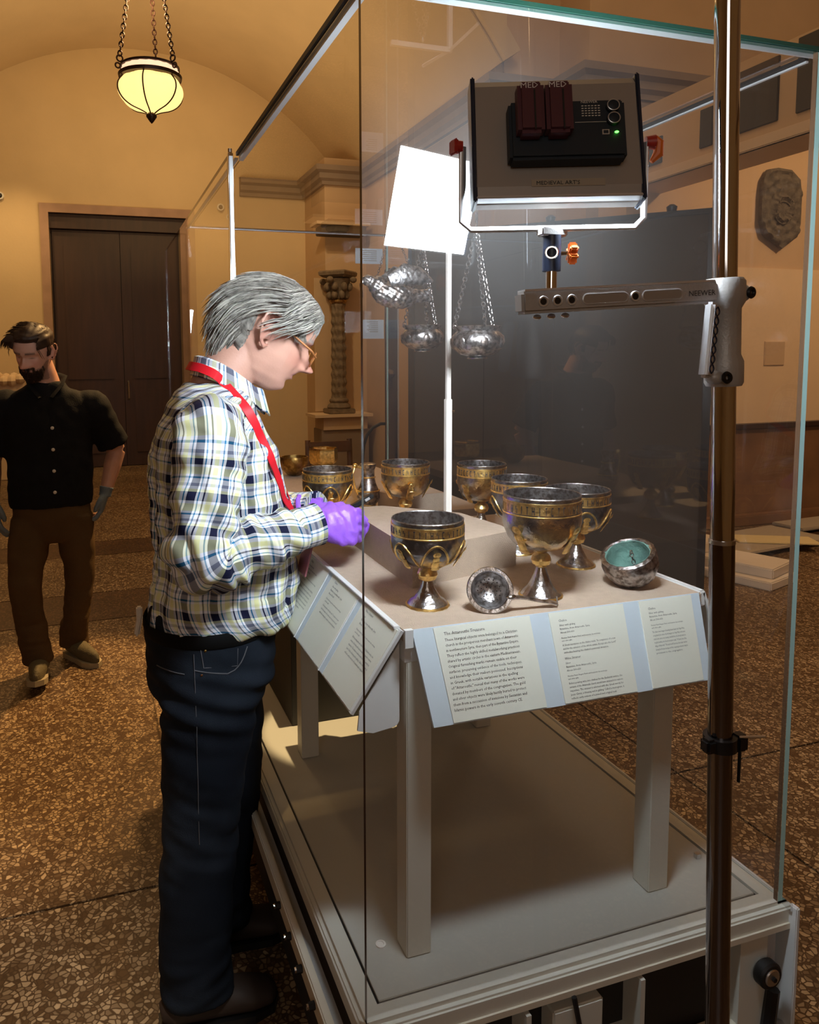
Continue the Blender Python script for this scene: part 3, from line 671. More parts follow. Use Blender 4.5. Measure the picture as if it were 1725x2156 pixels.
# slid back door pane with bright front post
dp = thing('sliding_glass_door', (-.04, 1.02, ZB), 'slid-back glass door of the case with a bright metal front post', 'glass door')
pane(-.026, -.018, 1.040, 2.95, ZB+.01, ZT+.005, dp, M['gedged'])
MB().bb(-.026, -.012, 1.018, 1.040, ZB, ZT+.012, .003).build('front_post', M['chrome'], dp)
MB().bb(-.024, -.014, 1.014, 1.019, ZB+.01, ZT).build('post_seal', M['alul'], dp, smooth=0)
MB().cyl((-.019, 1.028, ZT+.012), (-.019, 1.028, ZT+.022), .006).build('post_pin', M['steel'], dp)
pane(.014, W-.025, .016, D-.024, ZT-.001, ZT+.005, case, M['gedged'], 'glass_top')
# base deck
MB().bb(-.012, W+.012, -.012, D+.02, .405, .442, .004).build('base_frame', M['cream'], case, smooth=0)
MB().bb(0, W, 0, .03, .442, .4505).bb(0, W, D-.03, D, .442, .4505).bb(0, .03, .03, D-.03, .442, .4505).bb(W-.03, W, .03, D-.03, .442, .4505).build('deck_border', M['cream'], case, smooth=0)
MB().bb(.03, W-.03, .03, D-.03, .442, .4435).build('deck_groove', M['gasket'], case, smooth=0)
MB().bb(.036, W-.036, .036, D-.036, .4435, .4495, .001).build('deck_panel', M['deck'], case, smooth=0)
MB().lathe([(.010, .4495), (.010, .452), (.006, .4525), (.005, .4515)], (.085, .155, 0), 18).build('deck_plug', M['whitep'], case)
MB().bb(W-.07, W-.058, .16, .17, .45, .46).build('deck_clip', M['steel'], case, smooth=0)
MB().bb(-.012, W+.012, -.016, -.012, .398, .41).build('lower_lip', M['creamb'], case, smooth=0)
# under-frame and lift gear
MB().bb(0, W, .03, D, .10, .395, .0).build('inner_box', M['dark'], case, smooth=0)
lg = MB().bb(.30, .56, -.0, .03, .26, .265).bb(.30, .31, -.02, .03, .26, .39).bb(.55, .56, -.02, .03, .26, .39)
lg.build('control_tray', M['cream'], case, smooth=0)
MB().bb(.36, .47, -.015, .028, .268, .375, .004).build('power_box', M['cream'], case)
MB().tube([(.40, -.02, .40), (.41, -.03, .33), (.44, -.035, .29), (.50, -.03, .27), (.53, -.02, .262)], .005, 8).build('black_cable', M['black'], case)
MB().tube([(.16, -.02, .40), (.20, -.03, .36), (.26, -.03, .36), (.31, -.02, .33)], .003, 6).build('white_cable', M['whitep'], case)
MB().bb(.02, .86, -.01, .02, .16, .215, .003).build('cross_beam', M['creamb'], case, smooth=0)
MB().bb(.80, .87, -.012, .02, .12, .395).build('guide_plate', M['cream'], case, smooth=0)
MB().bb(.86, .905, .0, .028, .06, .395).build('side_web', M['alu'], case, smooth=0)
ry = Matrix.Rotation(PI/2, 3, 'X')
wh = MB().lathe([(.024, -.012), (.028, -.008), (.028, .008), (.024, .012)], (.852, -.03, .33), 24, ry).build('guide_wheel', M['gasket'], case)
MB().lathe([(.016, -.015), (.018, -.013), (.018, .013), (.016, .015)], (.852, -.03, .33), 20, ry).build('wheel_hub', M['steel'], wh)
MB().cyl((.852, -.05, .33), (.852, -.02, .33), .005, seg=6).build('axle', M['bolt'], wh)
MB().tube([(.88, -.02, .28), (.855, -.025, .10)], .014, 8).build('gas_strut', M['black'], case)
MB().cyl((.88, -.01, .185), (.93, -.01, .17), .014, seg=8).build('bracket', M['steel'], case)
MB().bb(.924, .934, -.03, D, .06, .45, .002).build('apron_panel', M['tablew'], case, smooth=0)
MB().bb(W+.0, W+.006, -.02, .0, .44, .458).build('apron_hook', M['chrome'], case, smooth=0)
MB().bb(-.052, -.034, -.2, 1.9, .352, .392, .003).build('side_rail', M['creamb'], case, smooth=0)
MB().bb(-.034, -.013, -.15, 1.9, .36, .37).build('rail_channel', M['alu'], case, smooth=0)
for y in (.42, .325, .235, .145, .07, 0, -.06):
    b_ = MB().cyl((-.052, y, .372), (-.064, y, .372), .008, seg=6).build('bolt', M['bolt'], case, smooth=0)
    MB().cyl((-.064, y, .372), (-.068, y, .372), .0055, seg=10).build('bolt_end', M['chrome'], b_)
for x in (.06, .84):
    for y in (.3, 1.9): MB().bb(x-.04, x+.04, y-.04, y+.04, 0, .10, .004).build('foot', M['dark'], case, smooth=0)

# ------------------------------------------------------------------ display table inside
TZ = 1.089
tab = thing('display_table', (.44, .5, ZB), 'linen-topped white display table with sloping label rails inside the case', 'table')
MB().bb(.112, .782, .104, .950, TZ-.022, TZ, .002).build('tabletop', M['linen'], tab, smooth=0)
MB().bb(.115, .779, .107, .945, TZ-.06, TZ-.022).build('table_frame', M['tablew'], tab, smooth=0)
for x in (.119, .67):
    for y in (.106, .86): MB().bb(x, x+.05, y, y+.05, ZB, TZ-.06, .002).build('leg', M['cream'], tab, smooth=0)
def plate(name, q, th, m, parent, z_off=0):
    q = [Vector(p) for p in q]; n = (q[1]-q[0]).cross(q[3]-q[0]).normalized()
    if q is None: return
    a = [p+n*z_off for p in q]; b = [p+n*(z_off-th) for p in q]
    return MB().add(a+b, [(0, 1, 2, 3), (7, 6, 5, 4)]+[(i, 4+i, 4+(i+1) % 4, (i+1) % 4) for i in range(4)]).build(name, m, parent, smooth=0)
# front slope corners: TL, BL, BR, TR seen from the front
TL, BL, BR, TR = Vector((.127, .101, TZ+.002)), Vector((.145, .045, .930)), Vector((.757, .045, .930)), Vector((.770, .101, TZ+.002))
def q_at(u0, u1, v0=0, v1=1, q=None):
    a, b, c, d = q; P_ = lambda u, v: a.lerp(d, u).lerp(b.lerp(c, u), v)
    return [P_(u0, v0), P_(u0, v1), P_(u1, v1), P_(u1, v0)]
F = (TL, BL, BR, TR)
plate('front_label_rail', [TL, BL, BR, TR], .006, M['cardb'], tab)
Lq = (Vector((.107, .70, TZ+.002)), Vector((.018, .70, .937)), Vector((.018, .128, .937)), Vector((.107, .103, TZ+.002)))
plate('side_label_rail', list(Lq), .006, M['tablew'], tab)
MB().bb(.777, .792, .104, .95, TZ-.03, TZ+.004, .003).build('right_edge_trim', M['tablew'], tab, smooth=0)
plate('right_label_rail', [Vector((.79, .104, TZ)), Vector((.845, .104, .96)), Vector((.845, .94, .96)), Vector((.79, .94, TZ))], .006, M['tablew'], tab)
MB().bb(.100, .112, .12, .70, TZ-.002, TZ+.004, .001).build('left_edge_trim', M['tablew'], tab, smooth=0)
MB().bb(.112, .128, .096, .106, TZ-.03, TZ+.003).build('corner_post', M['tablew'], tab, smooth=0)
# rounded side bracket plate
poly = [(.034, .94), (.112, 1.06), (.112, .915)]+[(.112-.014+.014*math.cos(a), .915+.0+.014*math.sin(a)-.0) for a in (-.3, -.8, -1.3)]+[(.06, .896), (.03, .905)]
MB().prism([(x, -z) for x, z in poly], 0, .004, Matrix(((1, 0, 0, 0), (0, 0, 1, .124), (0, -1, 0, 0), (0, 0, 0, 1)))).build('bracket_plate', M['tablew'], tab, smooth=0)
def slope_M(q, u, v, lift=.0025):
    a, b, c, d = q; o = a.lerp(d, u).lerp(b.lerp(c, u), v)
    X = (d-a).lerp(c-b, v).normalized(); n = (b-a).cross(d-a).normalized(); Y = n.cross(X).normalized()
    if Y.z < 0: Y = -Y
    return Matrix((X, Y, n)).transposed().to_4x4() if False else (Matrix.Translation(o+n*lift)@Matrix((X, Y, n)).transposed().to_4x4())
T1 = [("The Attarouthi Treasure", 1.15), ("These liturgical objects once belonged to a Christian", 1), ("church in the prosperous merchant town of Attarouthi", 1), ("in northwestern Syria, then part of the Byzantine Empire.", 1), ("They reflect the highly skilled metalworking practices", 1), ("shared by artistic circles in the eastern Mediterranean.", 1), ("Original furnishing marks remain visible on their", 1), ("surfaces, preserving evidence of the tools, techniques,", 1), ("and knowledge their makers possessed. Inscriptions", 1), ("in Greek, with notable variations in the spelling", 1), ("of \"Attarouthi,\" reveal that many of the works were", 1), ("donated by members of the congregation. The gold", 1), ("and silver objects were likely hastily buried to protect", 1), ("them from a succession of invasions by Sassanian and", 1), ("Islamic powers in the early seventh century CE.", 1)]
T2 = [("Chalice", 1.1), ("Silver with gilding", .9), ("Byzantine, from Attarouthi, Syria", .9), ("About 500-650", .9), ("", .4), ("Fletcher Fund, Rogers Fund, and bequests, by exchange,", .7), ("and other gifts", .7), ("", .4), ("A Greek inscription on the chalice reads, \"In completion of a vow", .9), ("and for the salvation of the whole estate. Accept also the Lord\"", .9), ("embodies bearing the chalice's personal donation.", .9), ("", .6), ("Wine Strainer", 1.1), ("Silver", .9), ("Byzantine, from Attarouthi, Syria", .9), ("About 500-650", .9), ("", .4), ("Fletcher Fund, Rogers Fund, and bequests, by exchange,", .7), ("and other gifts", .7), ("", .4), ("Before pouring wine into chalices for the Eucharist service, the", .9), ("servants of the Attarouthi church would have strained it to remove", .9), ("impurities. The strainer is adorned with the Greek words for", .9), ("Jesus Christ, a blessing and in gilding. Called a monogram, it", .9), ("reflects early notions of a joined and original text.", .9)]
T3 = [("Chalice", 1.1), ("Silver with gilding", .9), ("Byzantine, from Attarouthi, Syria", .9), ("About 500-650", .9), ("", .4), ("Fletcher Fund, Rogers Fund, and bequests, by exchange,", .7), ("and other gifts", .7), ("", .4), ("This chalice bears images of standing haloed saints, the Virgin Mary,", .9), ("a long-haired John, above, the Archangels, the Virgin Mary is the most", .9), ("prized saint, and a cross bearing a fanciful form. As directly stated on", .9), ("its gilded surface, the Greek inscription reads, \"Of Saint John of the", .9), ("village of Attarouthi.\" This saint would have been the titular warrior", .9), ("during the Roman heritage and the on-going production may be", .9), ("prominent to the congregation.", .9)]
for u0, u1, T, sz in ((.063, .375, T1, .0072), (.44, .705, T2, .0056), (.765, .965, T3, .0056)):
    c_ = plate('label_card', q_at(u0, u1, .012, .985, F), .003, M['card'], tab, .002)
    text_mesh('lettering', T, sz, slope_M(F, u0+.028, .10 if T is T1 else .12, .0026), M['ink'], c_, 1.30 if T is T1 else 1.34, width=(u1-u0)*.64-.05)
for i, (u0, u1) in enumerate(((.02, .30), (.345, .635), (.69, .985))):
    T = [T3, T2[:11], T2[12:]][i]
    c_ = plate('label_card', q_at(u0, u1, .02, .98, Lq), .003, M['card'], tab, .0025)
    text_mesh('lettering', T, .0066, slope_M(Lq, u0+.05, .10, .0031), M['ink'], c_, 1.42, width=(u1-u0)*.58-.055)
    if i: plate('divider_strip', q_at(u0-.045, u0-.006, .01, .99, Lq), .003, M['cardb'], tab, .0015); plate('divider_edge', q_at(u0-.049, u0-.043, .0, 1, Lq), .004, M['tablew'], tab, .003)

# rear plinth table
pl = thing('rear_plinth', (.45, 1.6, ZB), 'boxy brown-grey plinth behind the display table inside the case', 'plinth')
MB().bb(.14, .80, 1.055, 2.12, ZB, TZ-.03, .002).build('body', M['board'], pl, smooth=0)
MB().bb(.12, .80, 1.05, 2.14, TZ-.03, TZ, .002).build('top', M['linen'], pl, smooth=0)

# linen risers
def riser(poly, z0, z1, lab):
    o = MB().prism(poly, z0, z1).build('linen_riser', M['linen'], None, smooth=0, loc=(poly[0][0], poly[0][1], z0))
    return tag(o, lab, 'riser')
riser([(.228, .330), (.530, .415), (.497, .64), (.34, .80), (.235, .80)], TZ, TZ+.085, 'large linen-wrapped riser block behind the front gilded chalice')
riser([(.50, 1.07), (.66, 1.07), (.66, 1.17), (.47, 1.17)], TZ, TZ+.055, 'smaller linen-wrapped riser block at the foot of the white pole')

# ------------------------------------------------------------------ silver vessels
def blob_figure(mb, P_, N_, U_, h):
    """small relief figure standing on a bowl: P centre, N outward, U up, h height"""
    X_ = U_.cross(N_).normalized(); Rm = Matrix((X_, U_, N_)).transposed()
    def e(x, y, r, d=.0): mb.ell(P_+X_*x*h+U_*y*h+N_*d*h*.4, (r[0]*h, r[1]*h, r[2]*h*.5), 10, 6, Rm)
    e(0, .36, (.15, .15, .03)); e(0, .36, (.085, .10, .07), .02)
    e(0, .12, (.13, .17, .06)); e(0, -.18, (.15, .28, .06)); e(-.09, .10, (.05, .16, .05), .03); e(.08, .02, (.14, .04, .05), .05); e(.02, -.35, (.17, .10, .05), .01)
def chalice(x, y, h, rr, rf, lab, m, z0=TZ, nfig=6, rot=0, arches=True, name='chalice', grp='standing chalices on the display table'):
    t = thing(name, (x, y, z0), lab, 'chalice', grp)
    zk = h*.36; zb = h*.47; R = rr
    foot = [(rf, 0), (rf*1.0, .003), (rf*.93, .007), (rf*.80, .013), (rf*.62, h*.10), (rf*.46, h*.16), (rf*.33, h*.22), (rf*.25, h*.27), (.009, h*.29)]
    MB().lathe(foot, (x, y, z0), 48).build('foot', M['silverw'], t)
    MB().lathe([(rf+.0008, .0), (rf+.002, .002), (rf+.0008, .0045), (rf-.004, .0055)], (x, y, z0), 60, fn=lambda a, z, r: .0006*math.sin(a*44), loop=True).build('foot_rim', M['gold'], t)
    kn = MB().lathe([(.009, h*.285), (.012, h*.295), (.011, h*.305), (.0175, zk-.009), (.0205, zk), (.0175, zk+.009), (.010, zk+.015), (.013, zk+.018), (.011, zk+.021), (.011, zb)], (x, y, z0), 40)
    kn.build('knop', M['gold'], t)
    H = h-zb
    prof = []
    for k in range(19):
        s = k/18
        if s < .62: a = s/.62*PI/2; r = R*(.13+.89*math.sin(a)**.66); z = zb+H*.60*(1-math.cos(a))
        else: q = (s-.62)/.38; r = R*(1.02-.045*q+.02*q*q); z = zb+H*(.60+.40*q)
        prof.append((r, z))
    inner = [(r-.0022, z) for r, z in reversed(prof)][:-3]
    inner = [(R*.99, h+.001)]+inner
    def bump(a, z, r):
        s = (z-zb)/H
        return (.0009*math.sin(a*9+z*260)*math.sin(z*300+a*4) if .08 < s < .66 else 0)
    MB().lathe(prof, (x, y, z0), 72, fn=bump, cap=False).build('bowl', m, t, smooth=60)
    lin = MB(); seg = 48; vs = []; fs = []
    for r, z in inner:
        for k in range(seg): vs.append((x+r*math.cos(2*PI*k/seg), y+r*math.sin(2*PI*k/seg), z0+z))
    for i in range(len(inner)-1):
        for k in range(seg): fs.append((i*seg+k, (i+1)*seg+k, (i+1)*seg+(k+1) % seg, i*seg+(k+1) % seg))
    fs.append(tuple(range((len(inner)-1)*seg, len(inner)*seg)))
    lin.add(vs, fs).build('lining', M['rimm'], t)
    def at(a, s):                      # point, normal, up on the bowl at height share s
        i = min(17, max(0, int(s*18))); q = s*18-i; r = prof[i][0]*(1-q)+prof[i+1][0]*q; z = prof[i][1]*(1-q)+prof[i+1][1]*q
        dr, dz = prof[i+1][0]-prof[i][0], prof[i+1][1]-prof[i][1]; L = math.hypot(dr, dz)
        c, s_ = math.cos(a), math.sin(a)
        return Vector((x+c*r, y+s_*r, z0+z)), Vector((c*dz/L, s_*dz/L, -dr/L)), Vector((c*dr/L, s_*dr/L, dz/L))
    # inscribed gilt band below the rim
    zt, zl = h-.008, h-.030*h/.176
    rb = R*.995
    MB().lathe([(rb*.985, zl-.001), (rb+.0022, zl), (rb+.0022, zl+.002), (rb+.001, zl+.003), (rb+.001, zt-.003), (rb+.002, zt-.002), (rb+.002, zt), (rb*.985, zt+.001)], (x, y, z0), 72, loop=True).build('inscription_band', M['gold'], t)
    let = MB(); zmid = (zt+zl)/2; hh = (zt-zl)*.28
    rnd = random.Random(int(x*1000))
    nl = 40
    for k in range(nl):
        a = 2*PI*k/nl; c, s_ = math.cos(a), math.sin(a); p = Vector((x+c*(rb+.0012), y+s_*(rb+.0012), z0+zmid)); T = Vector((-s_, c, 0)); N_ = Vector((c, s_, 0))
        Rm = Matrix((T, Vector((0, 0, 1)), N_)).transposed(); kind = rnd.randint(0, 4)
        for sx, sz, ox, oz in {0: [(.001, 1, 0, 0), (.003, .2, 0, .9)], 1: [(.001, 1, -.002, 0), (.001, 1, .002, 0), (.003, .2, 0, 0)], 2: [(.0012, 1, 0, 0)], 3: [(.001, 1, -.002, 0), (.0025, .2, 0, .9), (.0025, .2, 0, -.9)], 4: [(.001, .5, -.0015, .4), (.001, .6, .0015, -.3)]}[kind]:
            let.box(p+T*ox+Vector((0, 0, oz*hh)), (sx*1.2, sz*hh*2, .0012), Rm)
    let.build('raised_letters', M['chal'], t, smooth=0)
    MB().tube([(x+math.cos(2*PI*k/72)*R*.985, y+math.sin(2*PI*k/72)*R*.985, z0+h) for k in range(72)], .0017, 6, closed=True).build('lip', M['rimm'], t)
    for k in range(nfig):
        a0 = 2*PI*k/nfig+rot
        if arches:
            pts = []
            for q in range(17):
                w_ = q/16; s = .10+.50*math.sin(w_*PI)**.55; a = a0+(w_-.5)*2*PI/nfig*(.98 if 0 < q < 16 else .98)
                p, n_, u_ = at(a, s); pts.append(p+n_*.0002)
            MB().tube(pts, .0024*R/.07, 6).build('arch', M['gold'], t)
        fb = MB(); p, n_, u_ = at(a0, .36); blob_figure(fb, p+n_*.0012, n_, u_, R*.74 if arches else R*.95); fb.build('figure', M['gold'], t)
    return t
L_ = 'gilded silver chalice '
chalice(.213, .222, .176, .071, .042, 'front gilded silver chalice with arched figures, before the large linen riser', M['chal'], rot=-1.75)
chalice(.458, .200, .212, .077, .043, 'large gilded silver chalice with mirror-bright bowl, behind the strainer', M['chalb'], rot=-1.2, arches=False, nfig=4)
chalice(.662, .368, .182, .074, .043, 'dark-footed silver chalice with arches right behind the mirror-bright chalice, left of the burner bowl', M['chal'], rot=-1.9)
chalice(.600, .52, .188, .068, .04, 'gilded chalice with only rim and upper bowl showing behind the mirror-bright chalice', M['chal'], rot=-1.2)
chalice(.618, .745, .195, .067, .037, 'gilded chalice standing just right of the white pole', M['chalb'], rot=-1.5, arches=False, nfig=5)
chalice(.447, .885, .190, .069, .037, 'gilded chalice on the far side of the large riser, left of the white pole', M['chalb'], rot=-1.75, arches=False, nfig=5)
chalice(.215, .90, .180, .070, .04, 'dark gilded chalice with arches directly above the purple gloves', M['chal'], rot=-1.75)

# ewer
x, y = .44, 1.18
t = thing('ewer', (x, y, TZ), 'tall silver-gilt ewer with a spiral handle above the purple gloves', 'ewer', None)
MB().lathe([(.028, 0), (.03, .004), (.022, .010), (.03, .02), (.038, .036), (.036, .055), (.026, .08), (.021, .10), (.020, .125), (.026, .14), (.027, .146), (.024, .148)], (x, y, TZ), 40).build('body', M['dull'], t)
for z, r in ((.104, .0225), (.012, .024), (.06, .0365)): MB().ring((x, y, TZ+z), r, .0025, seg=32).build('gilt_band', M['gold'], t)
MB().tube([(x-.024, y, TZ+.135), (x-.045, y, TZ+.14), (x-.054, y, TZ+.115), (x-.046, y, TZ+.07), (x-.034, y, TZ+.045)], .0035, 8).build('handle', M['gold'], t)
MB().ell((x-.045, y, TZ+.142), (.010, .006, .008)).build('thumb_rest', M['gold'], t)
# crouched silver piece
x, y = .395, .93
t = thing('silver_fitting', (x, y, TZ+.065), 'small crumpled silver fitting beside the large riser', 'fitting')
f_ = MB().lathe([(.020, 0), (.026, .006), (.020, .014), (.026, .026), (.014, .034)], (x, y, TZ+.0), 24, fn=lambda a, z, r: .003*math.sin(7*a+z*200))
f_.build('body', M['dull'], t)
MB().ell((x-.008, y-.012, TZ+.042), (.014, .012, .012)).build('knob', M['dull'], t)
# far bowls
x, y = .552, 2.06
t = thing('censer', (x, y, TZ), 'squat golden six-sided censer on the rear plinth beside the armchair', 'censer', None)
MB().lathe([(.045, 0), (.048, .004), (.038, .014), (.036, .02)], (x, y, TZ), 30).build('foot_ring', M['bronze'], t)
MB().lathe([(.040, .02), (.060, .03), (.066, .045), (.066, .085), (.062, .092), (.058, .093), (.058, .06), (.001, .05)], (x, y, TZ), 6).build('bowl', M['gold'], t, smooth=20)
MB().lathe([(.062, .09), (.066, .093), (.062, .097), (.058, .093)], (x, y, TZ), 6, loop=True).build('lip', M['bronze'], t, smooth=20)
x, y = .385, 1.93
t = thing('bronze_bowl', (x, y, TZ), 'round chased bronze bowl on the rear plinth nearest the red lanyard', 'bowl')
MB().lathe([(.012, 0), (.03, .006), (.052, .03), (.06, .06), (.058, .082), (.054, .082), (.052, .05), (.001, .02)], (x, y, TZ), 40, fn=lambda a, z, r: .0012*math.sin(14*a+z*120)).build('body', M['bronze'], t)
for q in range(7): MB().ring((x+math.cos(q*.9)*.05, y+math.sin(q*.9)*.05, TZ+.04), .010, .0018, (math.cos(q*.9), math.sin(q*.9), -.3), 12, 5).build('chased_ring', M['gold'], t)

# wine strainer
cx, cy = .312, .150
t = thing('wine_strainer', (cx, cy, TZ), 'silver wine strainer with a perforated bowl lying tilted at the front edge', 'strainer')
nrm = Vector((-.38, -.86, .36)).normalized(); X_, Y_, _ = frame(nrm); Rm = Matrix((X_, Y_, nrm)).transposed()
cs = Vector((cx, cy, TZ+.041))
def place(prof, seg=48, fn=None): return MB().lathe(prof, cs, seg, Rm, fn, cap=False)
place([(.001, -.030), (.018, -.028), (.030, -.018), (.036, -.002), (.044, 0), (.0445, .003), (.036, .004), (.033, -.002), (.027, -.015), (.016, -.024), (.001, -.026)]).build('bowl', M['silver'], t)
place([(.035, .003), (.037, .006), (.043, .006), (.045, .003), (.043, .0)]).build('rim', M['silverw'], t)
hl = MB()
for ring_, n_ in ((.008, 6), (.015, 11), (.022, 16)):
    for k in range(n_):
        a = 2*PI*k/n_; z = -.0245+ring_**2*22; hl.ell(cs+Rm@Vector((math.cos(a)*ring_, math.sin(a)*ring_, z)), (.0016, .0016, .0012), 6, 4)
hl.build('perforations', M['gasket'], t)
h0 = cs+Rm@Vector((.040, -.012, .0)); h1 = Vector((.445, .130, TZ+.008))
MB().tube([h0, h0.lerp(h1, .3)+Vector((0, 0, .002)), h0.lerp(h1, .7), h1], [(.007, .004), (.006, .0035), (.007, .0035), (.012, .003)], 10).build('handle', M['silver'], t)
MB().ell(h0, (.011, .008, .006)).build('handle_joint', M['silverw'], t)
MB().tube([h1+Vector((.003, 0, -.006)), h1+Vector((.006, 0, .0)), h1+Vector((.004, 0, .012))], .0015, 6).build('clip', M['steel'], t)

# tilted burner bowl with verdigris
bx, by = .664, .186
t = thing('burner_bowl', (bx, by, TZ), 'round copper and silver bowl tipped on its side with a green corroded interior', 'bowl')
nrm = Vector((-.42, -.14, .90)).normalized(); X_, Y_, _ = frame(nrm); Rm = Matrix((X_, Y_, nrm)).transposed(); cs = Vector((bx+.006, by+.006, TZ+.056))
place([(.001, -.055), (.028, -.052), (.046, -.038), (.056, -.016), (.058, .004), (.053, .016), (.049, .018)], 56, lambda a, z, r: .0008*math.sin(16*a+z*300)).build('body', M['dull'], t)
place([(.049, .018), (.050, .020), (.044, .018), (.043, .004), (.036, -.02), (.02, -.034), (.001, -.038)], 40, lambda a, z, r: .0012*math.sin(5*a)).build('corroded_lining', M['verd'], t)
place([(.052, .012), (.0565, .013), (.0565, .018), (.050, .021), (.046, .019)], 48, lambda a, z, r: .0008*math.sin(30*a)).build('rim_band', M['dull'], t)
o = MB().chain(cs+nrm*.022+X_*.01, cs-nrm*.022+X_*.018-Y_*.012, .009, .0012).build('chain', M['silver'], t); o['kind'] = 'stuff'
MB().ring(cs+nrm*.024+X_*.01, .004, .0012, X_, 10, 5).build('loop', M['silver'], t)

# hanging frame: white pole with arms
PX, PY = .468, .652
t = thing('white_hanging_pole', (PX, PY, TZ+.085), 'slim white square pole with side arms carrying the hanging silver lamps', 'pole')
MB().bb(PX-.008, PX+.008, PY-.008, PY+.008, TZ+.085, 1.472, .001).build('lower_pole', M['whitep'], t, smooth=0)
MB().bb(PX-.0055, PX+.0055, PY-.0055, PY+.0055, 1.472, 1.945).build('upper_pole', M['whitep'], t, smooth=0)
MB().cyl((PX+.008, PY-.004, 1.44), (PX+.016, PY-.004, 1.44), .003, seg=8).build('thumb_screw', M['chrome'], t)
ZA = 1.94
MB().bb(PX-.157, PX-.006, PY-.005, PY+.005, ZA-.006, ZA+.006).build('arm', M['whitep'], t, smooth=0)
MB().tube([(PX, PY, ZA), (PX-.005, PY-.155, ZA)], .005, 4).build('arm', M['whitep'], t, smooth=0)
MB().tube([(PX, PY, ZA), (PX-.022, PY+.11, ZA)], .005, 4).build('arm', M['whitep'], t, smooth=0)
def hanging_lamp(c, r, top, lab, prof=None, n=3, lk=.012):
    t = thing('hanging_lamp', c, lab, 'hanging lamp', 'silver hanging lamps in the glass case')
    x, y, z = c
    P_ = [(.34, 0), (.36, .03), (.30, .06), (.62, .12), (.92, .30), (1.0, .48), (.97, .66), (.80, .80), (.84, .86), (.90, .94), (.86, .95), (.78, .82), (.90, .5), (.5, .16), (.002, .12)]
    MB().lathe([(a*r, b*r*1.28) for a, b in P_], c, 60, fn=lambda a, zz, rr: r*.022*math.sin(7*a+zz/r*3)*math.sin(zz/r*7) if .14*r < zz < .78*r*1.15 else 0).build('bowl', M['dull'], t, smooth=60)
    MB().ring((x, y, z+r*.02), r*.35, r*.035, seg=32).build('foot_ring', M['silverw'], t)
    for k in range(7):
        a = 2*PI*k/7; e = MB(); n_ = Vector((math.cos(a), math.sin(a), -.15)).normalized(); X_, Y_, _ = frame(n_)
        e.ell((x+math.cos(a)*r*.96, y+math.sin(a)*r*.96, z+r*.58), (r*.16, r*.22, r*.05), 10, 6, Matrix((X_, Y_, n_)).transposed()); e.build('boss', M['dull'], t)
    for k in range(n):
        a = 2*PI*k/n+.35
        o = MB().chain((x+math.cos(a)*r*.88, y+math.sin(a)*r*.88, z+r*1.22), (top[0]+math.cos(a)*.004, top[1]+math.sin(a)*.004, top[2]-.04), lk, lk*.10).build('chain', M['dull'], t); o['kind'] = 'stuff'
        MB().ring((x+math.cos(a)*r*.88, y+math.sin(a)*r*.88, z+r*1.2), r*.07, r*.02, (math.sin(a), -math.cos(a), 0), 10, 5).build('eyelet', M['dull'], t)
    MB().ring((top[0], top[1], top[2]), .020, .0022, (.9, -.4, 0), 24, 6).build('suspension_ring', M['silverw'], t)
    MB().ell((top[0], top[1], top[2]-.035), (.006, .006, .01)).build('swivel', M['dull'], t)
    return t
hanging_lamp((.468, .497, 1.576), .063, (.463, .497, 1.905), 'larger embossed silver hanging lamp bowl right of the white pole')
hanging_lamp((.446, .765, 1.596), .058, (.446, .765, 1.905), 'smaller embossed silver hanging lamp bowl left of the white pole')
# dove lamp
x, y, z = .322, .66, 1.745
t = thing('dove_lamp', (x, y, z), 'silver dove-shaped hanging lamp beneath the lit panel reflection', 'hanging lamp', None)
rt = Matrix.Rotation(math.radians(8), 3, 'Y')
d = MB().ell((x, y, z-.01), (.075, .040, .042), 20, 12, rt).ell((x-.055, y, z+.018), (.032, .026, .030), 14, 10).ell((x-.085, y, z+.032), (.020, .017, .018), 12, 8).tube([(x+.055, y, z-.012), (x+.10, y, z-.012), (x+.125, y, z-.008)], [(.022, .022), (.020, .012), (.026, .005)], 12, up=(0, 1, 0))
remesh(d, 'body', M['dull'], t, .003, 4, disp=lambda p, u: .0014*math.sin(p.x*260+p.z*120)*math.sin(p.z*300))
MB().tube([(x-.100, y, z+.030), (x-.108, y, z+.02), (x-.106, y, z-.005), (x-.104, y, z-.02)], [.006, .005, .004, .002], 8).build('beak', M['dull'], t)
for s_ in (-1, 1):
    w = MB().tube([(x-.03, y+s_*.036, z+.028), (x+.02, y+s_*.040, z+.048), (x+.07, y+s_*.036, z+.045), (x+.115, y+s_*.030, z+.030)], [(.018, .006), (.034, .008), (.026, .006), (.004, .003)], 10, up=(0, 1, 0))
    w.build('wing', M['silver'], t)
for dx in (-.06, .07): o = MB().chain((x+dx, y, z+.03), (.314+dx*.1, y-.006, 1.93), .009, .0008).build('chain', M['dull'], t); o['kind'] = 'stuff'

t.scale = (.82, .82, .82)
